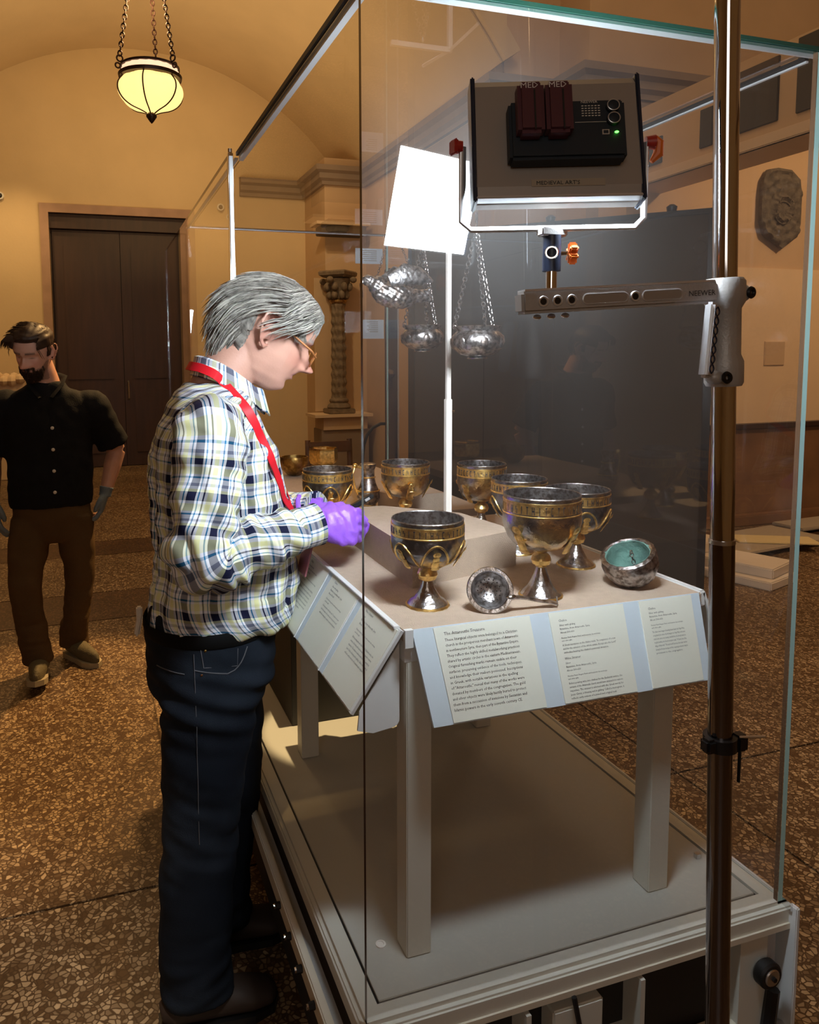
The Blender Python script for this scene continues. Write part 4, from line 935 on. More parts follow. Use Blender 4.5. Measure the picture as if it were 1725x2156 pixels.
# ------------------------------------------------------------------ light stand with panel light and arm (in front of the glass)
def PP(z): return Vector((.445+(2.065-z)*.0355, -.25, z))
t = thing('chrome_light_stand', (.518, -.25, 0), 'thick chrome light stand pole in front of the case', 'light stand')
MB().tube([PP(1.30), PP(2.9)], .0165, 32).build('upper_tube', M['chrome2'], t)
MB().tube([PP(.12), PP(1.305)], .0175, 32).build('lower_tube', M['chrome3'], t)  # same chrome, dimmer reflections put into its darker colour
MB().tube([PP(1.303), PP(1.309)], .0182, 32).build('joint_ring', M['steel'], t)
cl = MB().tube([PP(.985), PP(1.005)], .024, 28).box(PP(.995)+Vector((-.026, -.004, 0)), (.018, .02, .022), None, .004).box(PP(.995)+Vector((.026, -.01, 0)), (.022, .02, .026), None, .004).build('collar', M['black'], t)
MB().cyl(PP(1.0)+Vector((.02, -.016, .006)), PP(1.0)+Vector((.055, -.03, .008)), .002, seg=6).build('lever', M['steel'], cl)
MB().cyl(PP(.99)+Vector((.022, -.016, -.005)), PP(.99)+Vector((.022, -.016, -.055)), .0025, seg=6).build('hanging_pin', M['bolt'], cl)
for k in range(3):
    a = 2*PI*k/3+.4; MB().tube([PP(.16), PP(.10)+Vector((math.cos(a)*.12, math.sin(a)*.12, 0)), Vector((.518+math.cos(a)*.36, -.25+math.sin(a)*.36, .02))] , .012, 12).build('leg', M['chrome'], t)
# clamp + extension arm
t = thing('extension_arm', (.455, -.25, 1.54), 'grey metal extension arm clamped on the chrome stand', 'arm')
cb = MB()
cb.tube([PP(1.535), PP(1.54), PP(1.57), PP(1.58), PP(1.645), PP(1.655), PP(1.683), PP(1.688)], [.0235, .026, .026, .022, .022, .0275, .0275, .024], 32)
cb.build('clamp_body', M['alu'], t)
hb = MB().ell(PP(1.548)+Vector((-.030, -.014, 0)), (.014, .012, .010), 12, 8); hb.build('hinge_knuckle', M['alu'], t)
MB().ring(PP(1.548)+Vector((-.022, -.028, 0)), .006, .003, (0, -1, .1), 16).build('hinge_bolt', M['bolt'], t)
hb = MB().ell(PP(1.668)+Vector((.032, .0, 0)), (.012, .012, .013), 12, 8); hb.build('hinge_knuckle', M['alu'], t)
MB().ring(PP(1.668)+Vector((.036, -.012, 0)), .006, .003, (.2, -1, 0), 16).build('hinge_bolt', M['bolt'], t)
MB().tube([PP(1.55)+Vector((-.026, -.006, 0)), PP(1.60)+Vector((-.028, -.006, 0)), PP(1.655)+Vector((-.024, -.004, 0))], [.006, .005, .005], 10).build('tension_bar', M['alu'], t)
# lever handle with lattice
hp0, hp1 = PP(1.652)+Vector((-.040, -.02, 0)), PP(1.548)+Vector((-.056, -.024, 0))
hd = (hp1-hp0).normalized(); hx = Vector((.93, .36, 0)).cross(hd).normalized(); hw = hd.cross(hx).normalized()
Rh = Matrix((hw, hx, hd)).transposed()
lv = MB().box((hp0+hp1)/2, (.022, .014, (hp1-hp0).length), Rh, .004).build('lever_handle', M['alul'], t)
lat = MB(); fn_ = hx if hx.y < 0 else -hx; Lh = (hp1-hp0).length
wv = hd.cross(fn_).normalized()
for s_ in (-1, 1):
    pts = [hp0+hd*(Lh*(.06+.88*k/36))+wv*(s_*.006*math.sin(k/36*PI*7))+fn_*.0075 for k in range(37)]
    lat.tube(pts, .0011, 4)
lat.build('lattice', M['navy'], lv, smooth=0)
# arm
a0, a1 = Vector((.152, -.204, 1.652)), Vector((.440, -.248, 1.668)); ad = (a1-a0).normalized(); an = Vector((ad.y, -ad.x, 0)).normalized(); au = an.cross(ad).normalized()
if au.z < 0: au = -au
Ra = Matrix((ad, -an, au)).transposed(); La = (a1-a0).length
arm = MB().box((a0+a1)/2, (La, .030, .030), Ra, .004).build('arm_bar', M['alu'], t)
MB().box((a0+a1)/2+au*.016, (La-.01, .026, .003), Ra).build('top_face', M['alul'], arm, smooth=0)
for u0, u1 in ((.30, .52), (.60, .80)):
    pts = []
    for k in range(24):
        a = 2*PI*k/24; lx = (u1-u0)/2*La-.006; x_ = (lx if math.cos(a) > 0 else -lx)+math.cos(a)*.007; y_ = math.sin(a)*.007
        pts.append(a0+ad*((u0+u1)/2*La+x_)+au*y_+an*.0155)
    sl = MB(); sl.add([p for p in pts]+[p-an*.001 for p in pts], [tuple(range(24)), tuple(range(47, 23, -1))]+[(i, (i+1) % 24, 24+(i+1) % 24, 24+i) for i in range(24)]).build('slot', M['ledgrey'], arm, smooth=0)
    MB().tube(pts, .0011, 5, closed=True, up=an).build('slot_edge', M['alul'], arm)
for u in (.10, .17, .24, .56):
    c_ = a0+ad*(u*La)+an*.0155
    MB().ring(c_, .006, .0018, an, 18).build('screw_collar', M['alul'], arm); MB().cyl(c_-an*.001, c_+an*.0006, .0048, seg=14).build('screw_hole', M['black'], arm)
Mt = Matrix.Translation(a0+ad*(.835*La)+an*.0158-au*.004)@Matrix((ad, au, an)).transposed().to_4x4()
text_mesh('lettering', [('NEEWER', 1)], .0105, Mt, M['ink'], arm)
for u in (.09, .16, .23): MB().ell(a0+ad*(u*La)-au*.02, (.006, .006, .004), 8, 6).build('under_knob', M['chrome'], arm)
# panel light
LC = Vector((.206, -.200, 1.867)); h_ = Vector((.36, .93, 0)).normalized(); tl = math.radians(15)
ln_ = h_*math.cos(tl)-Vector((0, 0, 1))*math.sin(tl); lu = Vector((0, 0, 1))*math.cos(tl)+h_*math.sin(tl); lx_ = ln_.cross(lu).normalized()
if lx_.x < 0: lx_ = -lx_
RL = Matrix((lx_, lu, -ln_)).transposed()           # local x right, y up, z towards the back
def LP(x, y, z=0): return LC+RL@Vector((x, y, z))
t = thing('led_panel_light', tuple(LC), 'bright LED panel light with grey back and maroon batteries on the extension arm', 'light')
w2, h2 = .108, .088
prof = [(-h2, -.004), (-h2+.004, -.016), (-h2+.018, -.020), (h2-.012, -.020), (h2, -.012), (h2, .010), (-h2, .010)]
vs = []
for x_ in (-w2, w2):
    for y_, z_ in prof: vs.append(LP(x_, y_, -z_))
n_ = len(prof)
MB().add(vs, [tuple(range(n_)), tuple(range(2*n_-1, n_-1, -1))]+[(i, (i+1) % n_, n_+(i+1) % n_, n_+i) for i in range(n_)]).build('back_housing', M['ledgrey'], t, smooth=0)
for s_ in (-1, 1): MB().box(LP(s_*(w2+.002), 0, .004), (.006, 2*h2+.006, .036), RL, .002).build('side_cheek', M['navy'], t)
MB().box(LP(0, 0, -.0125), (2*w2-.006, 2*h2-.006, .003), RL).build('led_face', M['led'], t, smooth=0)
cbx = MB().box(LP(.008, -.004, .033), (.150, .082, .026), RL, .004).build('control_box', M['ctrl'], t)
for i, x_ in enumerate((-.042, -.006)):
    b_ = MB().box(LP(x_, .016, .056), (.034, .072, .026), RL, .005).build('battery', M['batt'], t)
    Mt = Matrix.Translation(LP(x_-.014, .040, .0695))@RL.to_4x4(); text_mesh('lettering', [('MED', 1)], .0115, Mt, M['inkw'], b_)
    MB().box(LP(x_+.004, .010, .0695), (.002, .055, .001), RL).build('seam', M['control'] if 'control' in M else M['gasket'], b_, smooth=0)
for y_ in (.024, .006):
    kb = MB().lathe([(.0085, 0), (.0085, .005), (.007, .006)], LP(.066, y_, .046), 24, RL).build('dial', M['ctrl'], cbx)
    MB().ring(LP(.066, y_, .0525), .0075, .0007, RL@Vector((0, 0, 1)), 24, 5).build('dial_ring', M['alul'], kb)
MB().box(LP(.056, -.011, .0465), (.009, .007, .002), RL).build('button', M['alul'], cbx, smooth=0); MB().box(LP(.056, -.011, .0472), (.006, .004, .002), RL).build('button_face', M['ctrl'], cbx, smooth=0)
MB().ell(LP(.070, -.011, .0465), (.0028, .0028, .0015), 10, 6).build('green_indicator', M['ledg'], cbx)
gr = MB()
for i in range(6):
    for j in range(5): gr.box(LP(.028+i*.0042, .027-j*.0035, .0463), (.0026, .0012, .0006), RL)
gr.build('readout_marks', M['screen'], cbx, smooth=0)
MB().box(LP(.04, .004, .0463), (.045, .0005, .0006), RL).build('print_line', M['screen'], cbx, smooth=0)
text_mesh('lettering', [('NEEWER', 1)], .0055, Matrix.Translation(LP(.026, .031, .0464))@RL.to_4x4(), M['screen'], cbx)
MB().box(LP(.012, -.066, .0204), (.096, .010, .0006), RL).build('name_strip', M['kraft'], t, smooth=0)
text_mesh('lettering', [("MEDIEVAL ART'S", 1)], .0078, Matrix.Translation(LP(-.030, -.069, .0212))@RL.to_4x4(), M['ink'], t)
MB().box(LP(0, -h2+.003, .008), (2*w2, .004, .028), RL, .001).build('lower_edge', M['alul'], t)
# yoke
yo = Vector((lx_.x, lx_.y, 0)).normalized(); zb_ = 1.755; yl, yr = LC-yo*.123, LC+yo*.123
pts = [yl, Vector((yl.x, yl.y, zb_+.03)), Vector((yl.x, yl.y, zb_+.012)), Vector((yl.x, yl.y, zb_))+yo*.012, Vector((yr.x, yr.y, zb_))-yo*.012, Vector((yr.x, yr.y, zb_+.012)), Vector((yr.x, yr.y, zb_+.03)), yr]
MB().tube(pts, [(.0055, .0035)]*8, 10, up=(0, 1, 0)).build('yoke', M['alul'], t)
for p, s_ in ((yl, -1), (yr, 1)):
    k_ = MB().cyl(p, p+yo*s_*.012, .008, .010, 14).build('tilt_knob', M['redk'], t)
    if s_ > 0:
        MB().tube([p+yo*.012+Vector((0, 0, .006)), p+yo*.018, p+yo*.017-Vector((0, 0, .016)), p+yo*.008-Vector((0, 0, .026))], [.004, .006, .007, .003], 10).build('tilt_lever', M['orange'], k_)
    else: MB().box(p-yo*.012, (.006, .02, .02), None, .002).build('knob_wing', M['redk'], k_)
yb = (yl+yr)/2; yb.z = zb_
MB().box(yb-Vector((0, 0, .005)), (.040, .018, .012), None, .002).build('yoke_block', M['alu'], t)
MB().cyl(yb-Vector((0, 0, .010)), yb-Vector((0, 0, .058)), .0125, seg=24).build('spigot_adapter', M['navy'], t)
nd = Vector((-.55, -.83, 0)).normalized()
MB().ring(yb-Vector((0, 0, .034))+nd*.0125, .0075, .0018, nd, 18).build('adapter_ring', M['chrome'], t)
MB().cyl(yb-Vector((0, 0, .034))+yo*.012, yb-Vector((0, 0, .034))+yo*.022, .003, seg=8).build('knob_stem', M['chrome'], t)
okb = MB()
for k in range(3):
    a = k*PI/3; okb.box(yb-Vector((0, 0, .034))+yo*.028, (.012, .007, .030), Matrix.Rotation(math.atan2(yo.y, yo.x), 3, 'Z')@Matrix.Rotation(a, 3, 'X'), .002)
okb.build('orange_knob', M['orange'], t)
MB().cyl(yb-Vector((0, 0, .056)), Vector((yb.x, yb.y, 1.668)), .0075, seg=18).build('spigot', M['chrome'], t)

# ------------------------------------------------------------------ people
def lerp_tab(tab, z):
    for (a, va), (b, vb) in zip(tab, tab[1:]):
        if z <= b: t_ = max(0, (z-a)/(b-a)); t_ = t_*t_*(3-2*t_)*.35+t_*.65; return va+(vb-va)*t_
    return tab[-1][1]
FR = [(0, .050), (.008, .064), (.018, .074), (.032, .078), (.045, .083), (.055, .087), (.075, .088), (.09, .087), (.11, .085), (.122, .083), (.135, .094), (.15, .097), (.172, .094), (.195, .082), (.213, .060), (.226, .034), (.2345, .004)]
BK = [(0, .0), (.02, -.03), (.045, -.052), (.075, -.080), (.10, -.095), (.13, -.103), (.155, -.103), (.18, -.093), (.205, -.068), (.222, -.040), (.2345, -.004)]
HW = [(0, .020), (.01, .034), (.03, .050), (.055, .059), (.08, .066), (.105, .071), (.13, .076), (.155, .078), (.18, .073), (.205, .056), (.222, .034), (.2345, .003)]
def g(x, s): return math.exp(-(x/s)**2)
def head_pt(a, z):
    f, b, w = lerp_tab(FR, z), lerp_tab(BK, z), lerp_tab(HW, z); c = -.008 if z < .2 else 0
    ca, sa = math.cos(a), math.sin(a)
    ex = .86 if ca > 0 else 1
    x = c+(f-c)*math.copysign(abs(ca)**ex, ca) if ca > 0 else c+(c-b)*ca
    y = w*math.copysign(abs(sa)**.86, sa)
    if ca > 0:
        nz = 0
        if z < .132: nz = .032*g(z-.081, .0130)+.020*g(z-.099, .020)+.009*g(z-.12, .014)
        if z < .076: nz *= max(0, (z-.061)/.015)
        wd = .0120+.0070*max(0, min(1, (.100-z)/.018))
        x += nz*g(y, wd)
        x += .006*g(z-.078, .009)*g(abs(y)-.014, .007)
        x -= .011*g(z-.119, .012)*g(abs(y)-.031, .015)
        x += .006*g(z-.117, .008)*g(abs(y)-.031, .011)
        x += .0065*g(z-.136, .007)*g(abs(y)-.028, .020)
        x += .0065*g(z-.062, .005)*g(y, .021)+.0080*g(z-.048, .0045)*g(y, .018)-.0055*g(z-.0553, .0026)*g(y, .024)-.006*g(z-.039, .005)*g(y, .020)
        x += .006*g(z-.020, .010)*g(y, .018)
        x -= .003*g(abs(y)-.026-(.075-z)*.35, .004)*g(z-.070, .016)
        x += .004*g(z-.098, .014)*g(abs(y)-.045, .014)
    return Vector((x, y, z))
def head_grid(f0=0, f1=1, nz=84, na=88):
    pts = []
    for i in range(nz+1):
        z = .2345*(i/nz)
        pts.append([head_pt(2*PI*k/na, z) for k in range(na)])
    return pts
def person_head(mb, T, s):
    """adds a closed head (and ears) to mb; T head-local -> world"""
    pts = head_grid(); na = len(pts[0]); vs = [T@(p*s) for r in pts for p in r]
    fs = [(i*na+k, i*na+(k+1) % na, (i+1)*na+(k+1) % na, (i+1)*na+k) for i in range(len(pts)-1) for k in range(na)]
    fs += [tuple(range(na-1, -1, -1)), tuple((len(pts)-1)*na+k for k in range(na))]
    mb.add(vs, fs)
    for sd in (-1, 1):
        W_ = lambda x, y, z: T@(Vector((-.015+(x+.006)*1.35, (.075+(y-.074)*1.7)*sd, .117+(z-.116)*1.28))*s)
        loop = [(.006, .075, .118), (.010, .079, .132), (.004, .083, .143), (-.010, .085, .147), (-.021, .087, .139), (-.023, .087, .122), (-.017, .083, .106), (-.010, .080, .093), (-.003, .077, .087), (.003, .074, .093)]
        mb.tube([W_(*p) for p in loop], [.0036*s, .0036*s, .0038*s, .004*s, .0042*s, .004*s, .0038*s, .0045*s, .0055*s, .004*s], 8)
        mb.tube([W_(-.004, .076, .10), W_(-.009, .079, .12), W_(-.006, .079, .137)], [.009*s, .010*s, .007*s], 8)
        mb.tube([W_(-.014, .082, .108), W_(-.014, .082, .124), W_(-.006, .081, .135)], [.003*s]*3, 6)
def inv_local(T, s):
    Ti = T.inverted(); return lambda p: (Ti@p)/s
def tint_skin(me, loc_fn, base, lip, off, beard=None, brow=(.30, .27, .25), rough=0):
    ca = me.color_attributes.new(name='tint', type='FLOAT_COLOR', domain='POINT')
    for i, v in enumerate(me.vertices):
        p = loc_fn(v.co); c = Vector(base)
        n = noise.noise(v.co*28); c = c*(1+.10*n)
        if -.12 < p.x < .14 and -.01 < p.z < .25:
            if p.x > .05:
                k = g(p.z-.055, .009)*g(p.y, .024); c = c.lerp(Vector(lip), min(1, k*1.1))
                k = .5*g(p.z-.088, .022)*g(abs(p.y)-.038, .022)+.6*g(p.z-.085, .014)*g(p.y, .014); c = c.lerp(Vector((base[0]*1.05, base[1]*.72, base[2]*.70)), min(.8, k))
                k = g(p.z-.1385-.1*(.03-abs(abs(p.y)-.03)), .0045)*(1 if .010 < abs(p.y) < .050 else 0); c = c.lerp(Vector(brow), k*.9)
                k = g(p.z-.1155, .0028)*g(abs(p.y)-.031, .011); c = c.lerp(Vector((.10, .05, .04)), k*.9)
                k = g(p.z-.074, .003)*g(abs(p.y)-.009, .004); c = c.lerp(Vector((.08, .03, .03)), min(1, k))
            if abs(p.y) > .07 and -.03 < p.x < .02 and .08 < p.z < .15: c = c.lerp(Vector((base[0], base[1]*.72, base[2]*.72)), .5)
            if beard:
                bm_ = beard(p)
                if bm_ > 0: c = c.lerp(Vector((.035, .018, .010)), bm_)
        ca.data[i].color = (c.x, c.y, c.z, 1)
def shell(name, T, s, mask, off, m, parent, strands=0, flow=None, seed=1, slen=.08, sr=.0011, groove=.0016, gdir=(90, 24), light=None):
    """hair: a thick shell raised from the head where mask>0 plus tapered locks following flow"""
    nz, na = 110, 150; mb = MB(); rnd = random.Random(seed)
    P = [[head_pt(2*PI*k/na, .2345*i/nz) for k in range(na)] for i in range(nz+1)]
    cen = Vector((-.005, 0, .12)); vid = {}; vs = []; inn = []
    def outp(p, mk):
        d = (p-cen).normalized(); gr = groove*noise.noise(Vector((p.x*gdir[1], p.y*gdir[0], p.z*gdir[0]*.8)))*1.6
        return p+d*(off(p)*min(1, mk*3)+gr*min(1, mk*2))
    keep = [[mask(P[i][k]) for k in range(na)] for i in range(nz+1)]
    def vv(i, k):
        k %= na
        if (i, k) not in vid:
            vid[(i, k)] = len(vs); vs.append(outp(P[i][k], max(0.0, keep[i][k]))); inn.append(P[i][k]-(P[i][k]-cen).normalized()*.003)
        return vid[(i, k)]
    fs = []
    for i in range(nz):
        for k in range(na):
            if min(keep[i][k], keep[i+1][k], keep[i][(k+1) % na], keep[i+1][(k+1) % na]) > 0: fs.append((vv(i, k), vv(i, k+1), vv(i+1, k+1), vv(i+1, k)))
    top = [vv(nz, k) for k in range(na)]; fs.append(tuple(top))
    n = len(vs); edges = {}
    for f in fs:
        for a, b in zip(f, f[1:]+f[:1]): edges[(a, b)] = edges.get((a, b), 0)+1
    F2 = fs+[tuple(n+i for i in reversed(f)) for f in fs]
    for (a, b) in list(edges):
        if (b, a) not in edges: F2.append((b, a, n+a, n+b))
    mb.add([T@(p*s) for p in vs+inn], F2)
    q = 0; tries = 0; lt = MB()
    while q < strands and tries < strands*20:
        tries += 1
        z = .05+.184*rnd.random()**.8; a = rnd.random()*2*PI; p = head_pt(a, min(z, .2335)); mk = mask(p)
        if mk <= .02 or (-.055 < p.x < .05 and p.z < .160): continue
        pts = []; L = slen*(.5+rnd.random()); d = (p-cen).normalized(); cur = p+d*(off(p)*.96)
        r0 = sr*(.7+.7*rnd.random())
        for k in range(6):
            pts.append(T@(cur*s)); v = flow(cur); nrm_ = (cur-cen).normalized(); v = v-nrm_*v.dot(nrm_)*.75
            v = v.normalized()+Vector((rnd.uniform(-.2, .2), rnd.uniform(-.2, .2), rnd.uniform(-.2, .2)))*.6
            cur = cur+v.normalized()*L/5
            rad = (cur-cen).length
        (lt if light and q % 3 == 0 else mb).tube(pts, [r0*s*.5, r0*s, r0*s, r0*.9*s, r0*.6*s, r0*.15*s], 4, cap=False); q += 1
    o = mb.build(name, m, parent, smooth=60)
    if lt.v: lt.build('light_strands', light, o, smooth=60)['kind'] = 'stuff'
    return o
def hand(mb, Mw, k=1.0, curl=(.9, 1.0, 1.1, 1.2), thumb=.5, spread=.05, thick=1.0, mirror=1):
    """Mw: wrist frame, x toward the fingers, y toward the thumb side, z back of the hand"""
    V = lambda x, y, z: Mw@Vector((x*k, y*k*mirror, z*k))
    mb.tube([V(-.02, 0, 0), V(.01, 0, 0), V(.035, .0, -.002), (V(.065, 0, -.003)), V(.090, -.002, -.002), V(.100, -.002, -.004)],
            [(.024*thick*k, .019*thick*k), (.027*thick*k, .019*thick*k), (.036*thick*k, .018*thick*k), (.041*thick*k, .0165*thick*k), (.041*thick*k, .014*thick*k), (.034*thick*k, .009*thick*k)], 20, up=Mw.to_3x3()@Vector((0, 0, 1)))
    base = [(.095, .030), (.099, .010), (.096, -.011), (.088, -.030)]; ln = [(.042, .026, .022), (.047, .029, .023), (.043, .027, .022), (.034, .021, .020)]; rr = [.0098, .0102, .0096, .0085]
    for i, (bx_, by_) in enumerate(base):
        p = Vector((bx_-.02, by_*.92, -.002)); a = 0; pts = [V(*p)]; p = Vector((bx_, by_, -.001)); pts.append(V(*p)); c_ = curl[i]
        for j, l in enumerate(ln[i]):
            a += c_*(.75, 1.05, .7)[j]; dirv = Vector((math.cos(a), (by_*spread*12)*math.cos(a), -math.sin(a)))
            p = p+dirv.normalized()*l*.5; pts.append(V(*p)); p = p+dirv.normalized()*l*.5; pts.append(V(*p))
        r = rr[i]*thick*k; mb.tube(pts, [r*1.0, r*1.08, r, r*1.05, r*.95, r*.98, r*.88, r*.62], 10)
    th = [Vector((.022, .022, -.008)), Vector((.045, .040, -.014)), Vector((.070, .050-.01*thumb, -.020-.012*thumb)), Vector((.092, .052-.03*thumb, -.024-.018*thumb)), Vector((.108, .048-.04*thumb, -.026-.02*thumb))]
    mb.tube([V(*p) for p in th], [.014*thick*k, .0145*thick*k, .0115*thick*k, .0110*thick*k, .0070*thick*k], 10)
def wrist_frame(p, fwd, back):
    x = Vector(fwd).normalized(); z = Vector(back); z = (z-x*z.dot(x)).normalized(); y = z.cross(x)
    return Matrix.Translation(p)@Matrix((x, y, z)).transposed().to_4x4()
def sections(mb, secs, seg=40, sup=.92):
    """stack of horizontal ellipses (x, y, z, ax, ay)"""
    vs = []; uvs = []; L = 0; m_ = seg+1
    for i, (x, y, z, ax, ay) in enumerate(secs):
        if i: L += math.hypot(z-secs[i-1][2], ax-secs[i-1][3])
        u = 0; pp = None
        for k in range(m_):
            a = 2*PI*k/seg+PI/2; c, s_ = math.cos(a), math.sin(a)
            p = Vector((x+math.copysign(abs(c)**sup, c)*ax, y+math.copysign(abs(s_)**sup, s_)*ay, z))
            if pp is not None: u += (p-pp).length
            pp = p; vs.append(p); uvs.append((u, L))
    n = len(secs); fs = [(i*m_+k, i*m_+k+1, (i+1)*m_+k+1, (i+1)*m_+k) for i in range(n-1) for k in range(seg)]
    fs += [tuple(range(seg-1, -1, -1)), tuple((n-1)*m_+k for k in range(seg))]
    return mb.add(vs, fs, uvs)
def smooth_path(pts, n):
    P = [Vector(p) for p in pts]; P = [P[0]*2-P[1]]+P+[P[-1]*2-P[-2]]; out = []
    for i in range(1, len(P)-2):
        for k in range(n):
            t_ = k/n; a, b, c, d = P[i-1:i+3]
            out.append(.5*((2*b)+(c-a)*t_+(2*a-5*b+4*c-d)*t_*t_+(3*b-a-3*c+d)*t_**3))
    out.append(P[-2]); return out
def spath(rows, n):
    """rows (x,y,z,...extras) smoothly interpolated"""
    R_ = [list(r) for r in rows]; R_ = [[2*a-b for a, b in zip(R_[0], R_[1])]]+R_+[[2*a-b for a, b in zip(R_[-1], R_[-2])]]; out = []
    for i in range(1, len(R_)-2):
        for k in range(n):
            t_ = k/n; out.append([.5*((2*b)+(c-a)*t_+(2*a-5*b+4*c-d)*t_*t_+(3*b-a-3*c+d)*t_**3) for a, b, c, d in zip(*R_[i-1:i+3])])
    out.append(R_[-2]); return out

# ---- the man in the plaid shirt at the open side of the case
def man_one():
    Y0 = .69
    t = thing('person', (-.14, Y0, 0), 'person in plaid shirt, jeans, red lanyard and purple gloves reaching into the case', 'person')
    s = 1.07
    rot = Matrix.Rotation(math.radians(-4), 4, 'Z')@Matrix.Rotation(math.radians(27), 4, 'Y')
    T = Matrix.Translation(Vector((-.052, Y0-.01, 1.528)))@rot
    body = MB(); person_head(body, T, s)
    hb = T@Vector((-.035*s, 0, .06*s))
    body.tube([(-.135, Y0, 1.40), (-.128, Y0, 1.48), (-.112, Y0, 1.53), tuple(hb), tuple(T@(Vector((-.035, 0, .10))*s))], [(.085, .10), (.078, .078), (.066, .066), (.060, .058), (.05, .05)], 28, up=(0, 1, 0))
    sections(body, [(-.15, Y0, .94, .12, .15), (-.14, Y0, 1.1, .13, .15), (-.14, Y0, 1.3, .12, .17), (-.14, Y0, 1.42, .09, .17), (-.135, Y0, 1.49, .05, .08)])
    RS, RE, RW = Vector((-.165, Y0-.185, 1.425)), Vector((-.205, Y0-.245, 1.165)), Vector((.062, .50, 1.205))
    LS, LE, LW = Vector((-.105, Y0+.185, 1.425)), Vector((-.055, Y0+.21, 1.165)), Vector((.105, .655, 1.205))
    for a, b, c in ((RS, RE, RW), (LS, LE, LW)):
        body.tube([a, a.lerp(b, .5), b], [.05, .045, .04], 14); body.tube([b, b.lerp(c, .4), c], [.042, .040, .027], 14)
    for yy, xx in ((Y0-.09, -.205), (Y0+.10, -.12)):
        body.tube([(xx+.03, yy, .95), (xx, yy, .52), (xx-.01, yy, .10)], [.075, .055, .04], 14)
    wr = wrist_frame(RW, (.99, -.05, -.06), (-.05, -.93, .36)); wl = wrist_frame(LW, (.93, -.35, -.05), (.1, .45, .90))
    hand(body, wr, .84, (1.15, 1.15, 1.15, 1.15), .6, thick=.8, mirror=1); hand(body, wl, .84, (1.0, 1.1, 1.15, 1.2), .6, thick=.8, mirror=-1)
    lf = inv_local(T, s)
    remesh(body, 'body', M['skin'], t, .0036, 2, post=lambda me: tint_skin(me, lf, (.56, .31, .235), (.42, .17, .15), 0))
    for nm, fr_, mir, cu in (('glove', wr, 1, (1.15, 1.2, 1.2, 1.2)), ('glove', wl, -1, (1.0, 1.1, 1.15, 1.2))):
        gm = MB(); hand(gm, fr_, .98, cu, .6, thick=1.22, mirror=mir)
        gm.tube([fr_@Vector((-.045, 0, 0)), fr_@Vector((-.02, 0, 0)), fr_@Vector((.02, 0, 0))], [.039, .034, .034], 20)
        remesh(gm, nm, M['purple'], t, .0028, 2, disp=lambda p, u: .0022*noise.noise(Vector((p.x*70+p.z*30, p.y*40, p.z*26)))+.0014*math.sin(p.x*210+p.z*90+4*noise.noise(p*30)))
    # hair
    def mask(p):
        front = .188 if p.x > .045 else .188-(.045-p.x)*1.9
        if p.x > .03: front = min(.188, .124+(p.x-.03)*1.2)
        front = max(front, .124) if p.x > .008 else (.120 if p.x > -.025 else .120-(-.025-p.x)*2.6)
        if p.x < -.045: front = .048
        if -.045 < p.x < .012: front = max(front, .150)
        return (p.z-front)/.02
    def off(p): return .010+.003*min(1, max(0, (-p.x)/.08))+.006*g(p.z-.21, .04)
    def flow(p):
        if p.x > .0 and p.z > .15: return Vector((-.45, math.copysign(.75, p.y), -.55))
        return Vector((-1, math.copysign(.1, p.y), -.35-.9*max(0, (.18-p.z)/.08)))
    hr = shell('hair', T, s, mask, off, M['hairg'], t, 2300, flow, 3, .075, .0016, .0045, (60, 14), light=M['hairl'])
    fringe = MB(); rnd = random.Random(5)
    for k in range(20):
        y_ = -.045+.07*rnd.random(); z_ = .198+.01*rnd.random(); x_ = .070-abs(y_)*.35
        pts = [Vector((x_-.03, y_*.8, z_+.022)), Vector((x_, y_, z_+.014)), Vector((x_+.028, y_*1.02, z_-.004)), Vector((x_+.030, y_*1.05, z_-.028-.012*rnd.random())), Vector((x_+.026, y_*1.06, z_-.045-.02*rnd.random()))]
        fringe.tube([T@(p*s) for p in pts], [.0022, .003, .0026, .0018, .0003], 5, cap=False)
    for k in range(60):
        x_ = .024+.03*rnd.random(); pts = [Vector((x_-.02, -.074, .178)), Vector((x_, -.085, .158+.01*rnd.random())), Vector((x_+.008, -.083, .138)), Vector((x_+.012+.008*rnd.random(), -.076, .118+.012*rnd.random()))]
        fringe.tube([T@(p*s) for p in pts], [.0022, .0024, .0018, .0003], 5, cap=False)
    fringe.build('fringe', M['hairg'], hr)
    # glasses
    gl = MB(); Q = lambda x, y, z: T@(Vector((x, y, z))*s)
    for sd in (-1, 1):
        loop = [Q(.108+.003*math.cos(a), sd*.033+.023*math.cos(a), .106+.017*math.sin(a)) for a in [2*PI*k/20 for k in range(20)]]
        gl.tube(loop, .0016, 6, closed=True)
    gl.tube([Q(.108, -.010, .110), Q(.112, 0, .113), Q(.108, .010, .110)], .0014, 6)
    go = gl.build('glasses', M['tort'], t)
    for sd in (-1, 1):
        MB().tube([Q(.108, sd*.056, .112), Q(.09, sd*.076, .118), Q(.03, sd*.083, .132), Q(-.005, sd*.086, .142), Q(-.022, sd*.088, .128)], [.002, .0028, .0024, .0018, .0015], 6).build('temple', M['tort'], go)
        mb = MB(); lp = [Q(.108+.003*math.cos(a), sd*.033+.022*math.cos(a), .106+.016*math.sin(a)) for a in [2*PI*k/20 for k in range(20)]]
        mb.add(lp+[p+(T.to_3x3()@Vector((-.001, 0, 0))) for p in lp], [tuple(range(20)), tuple(range(39, 19, -1))]).build('lens', M['lens'], go, smooth=0)
    # shirt
    sh = MB()
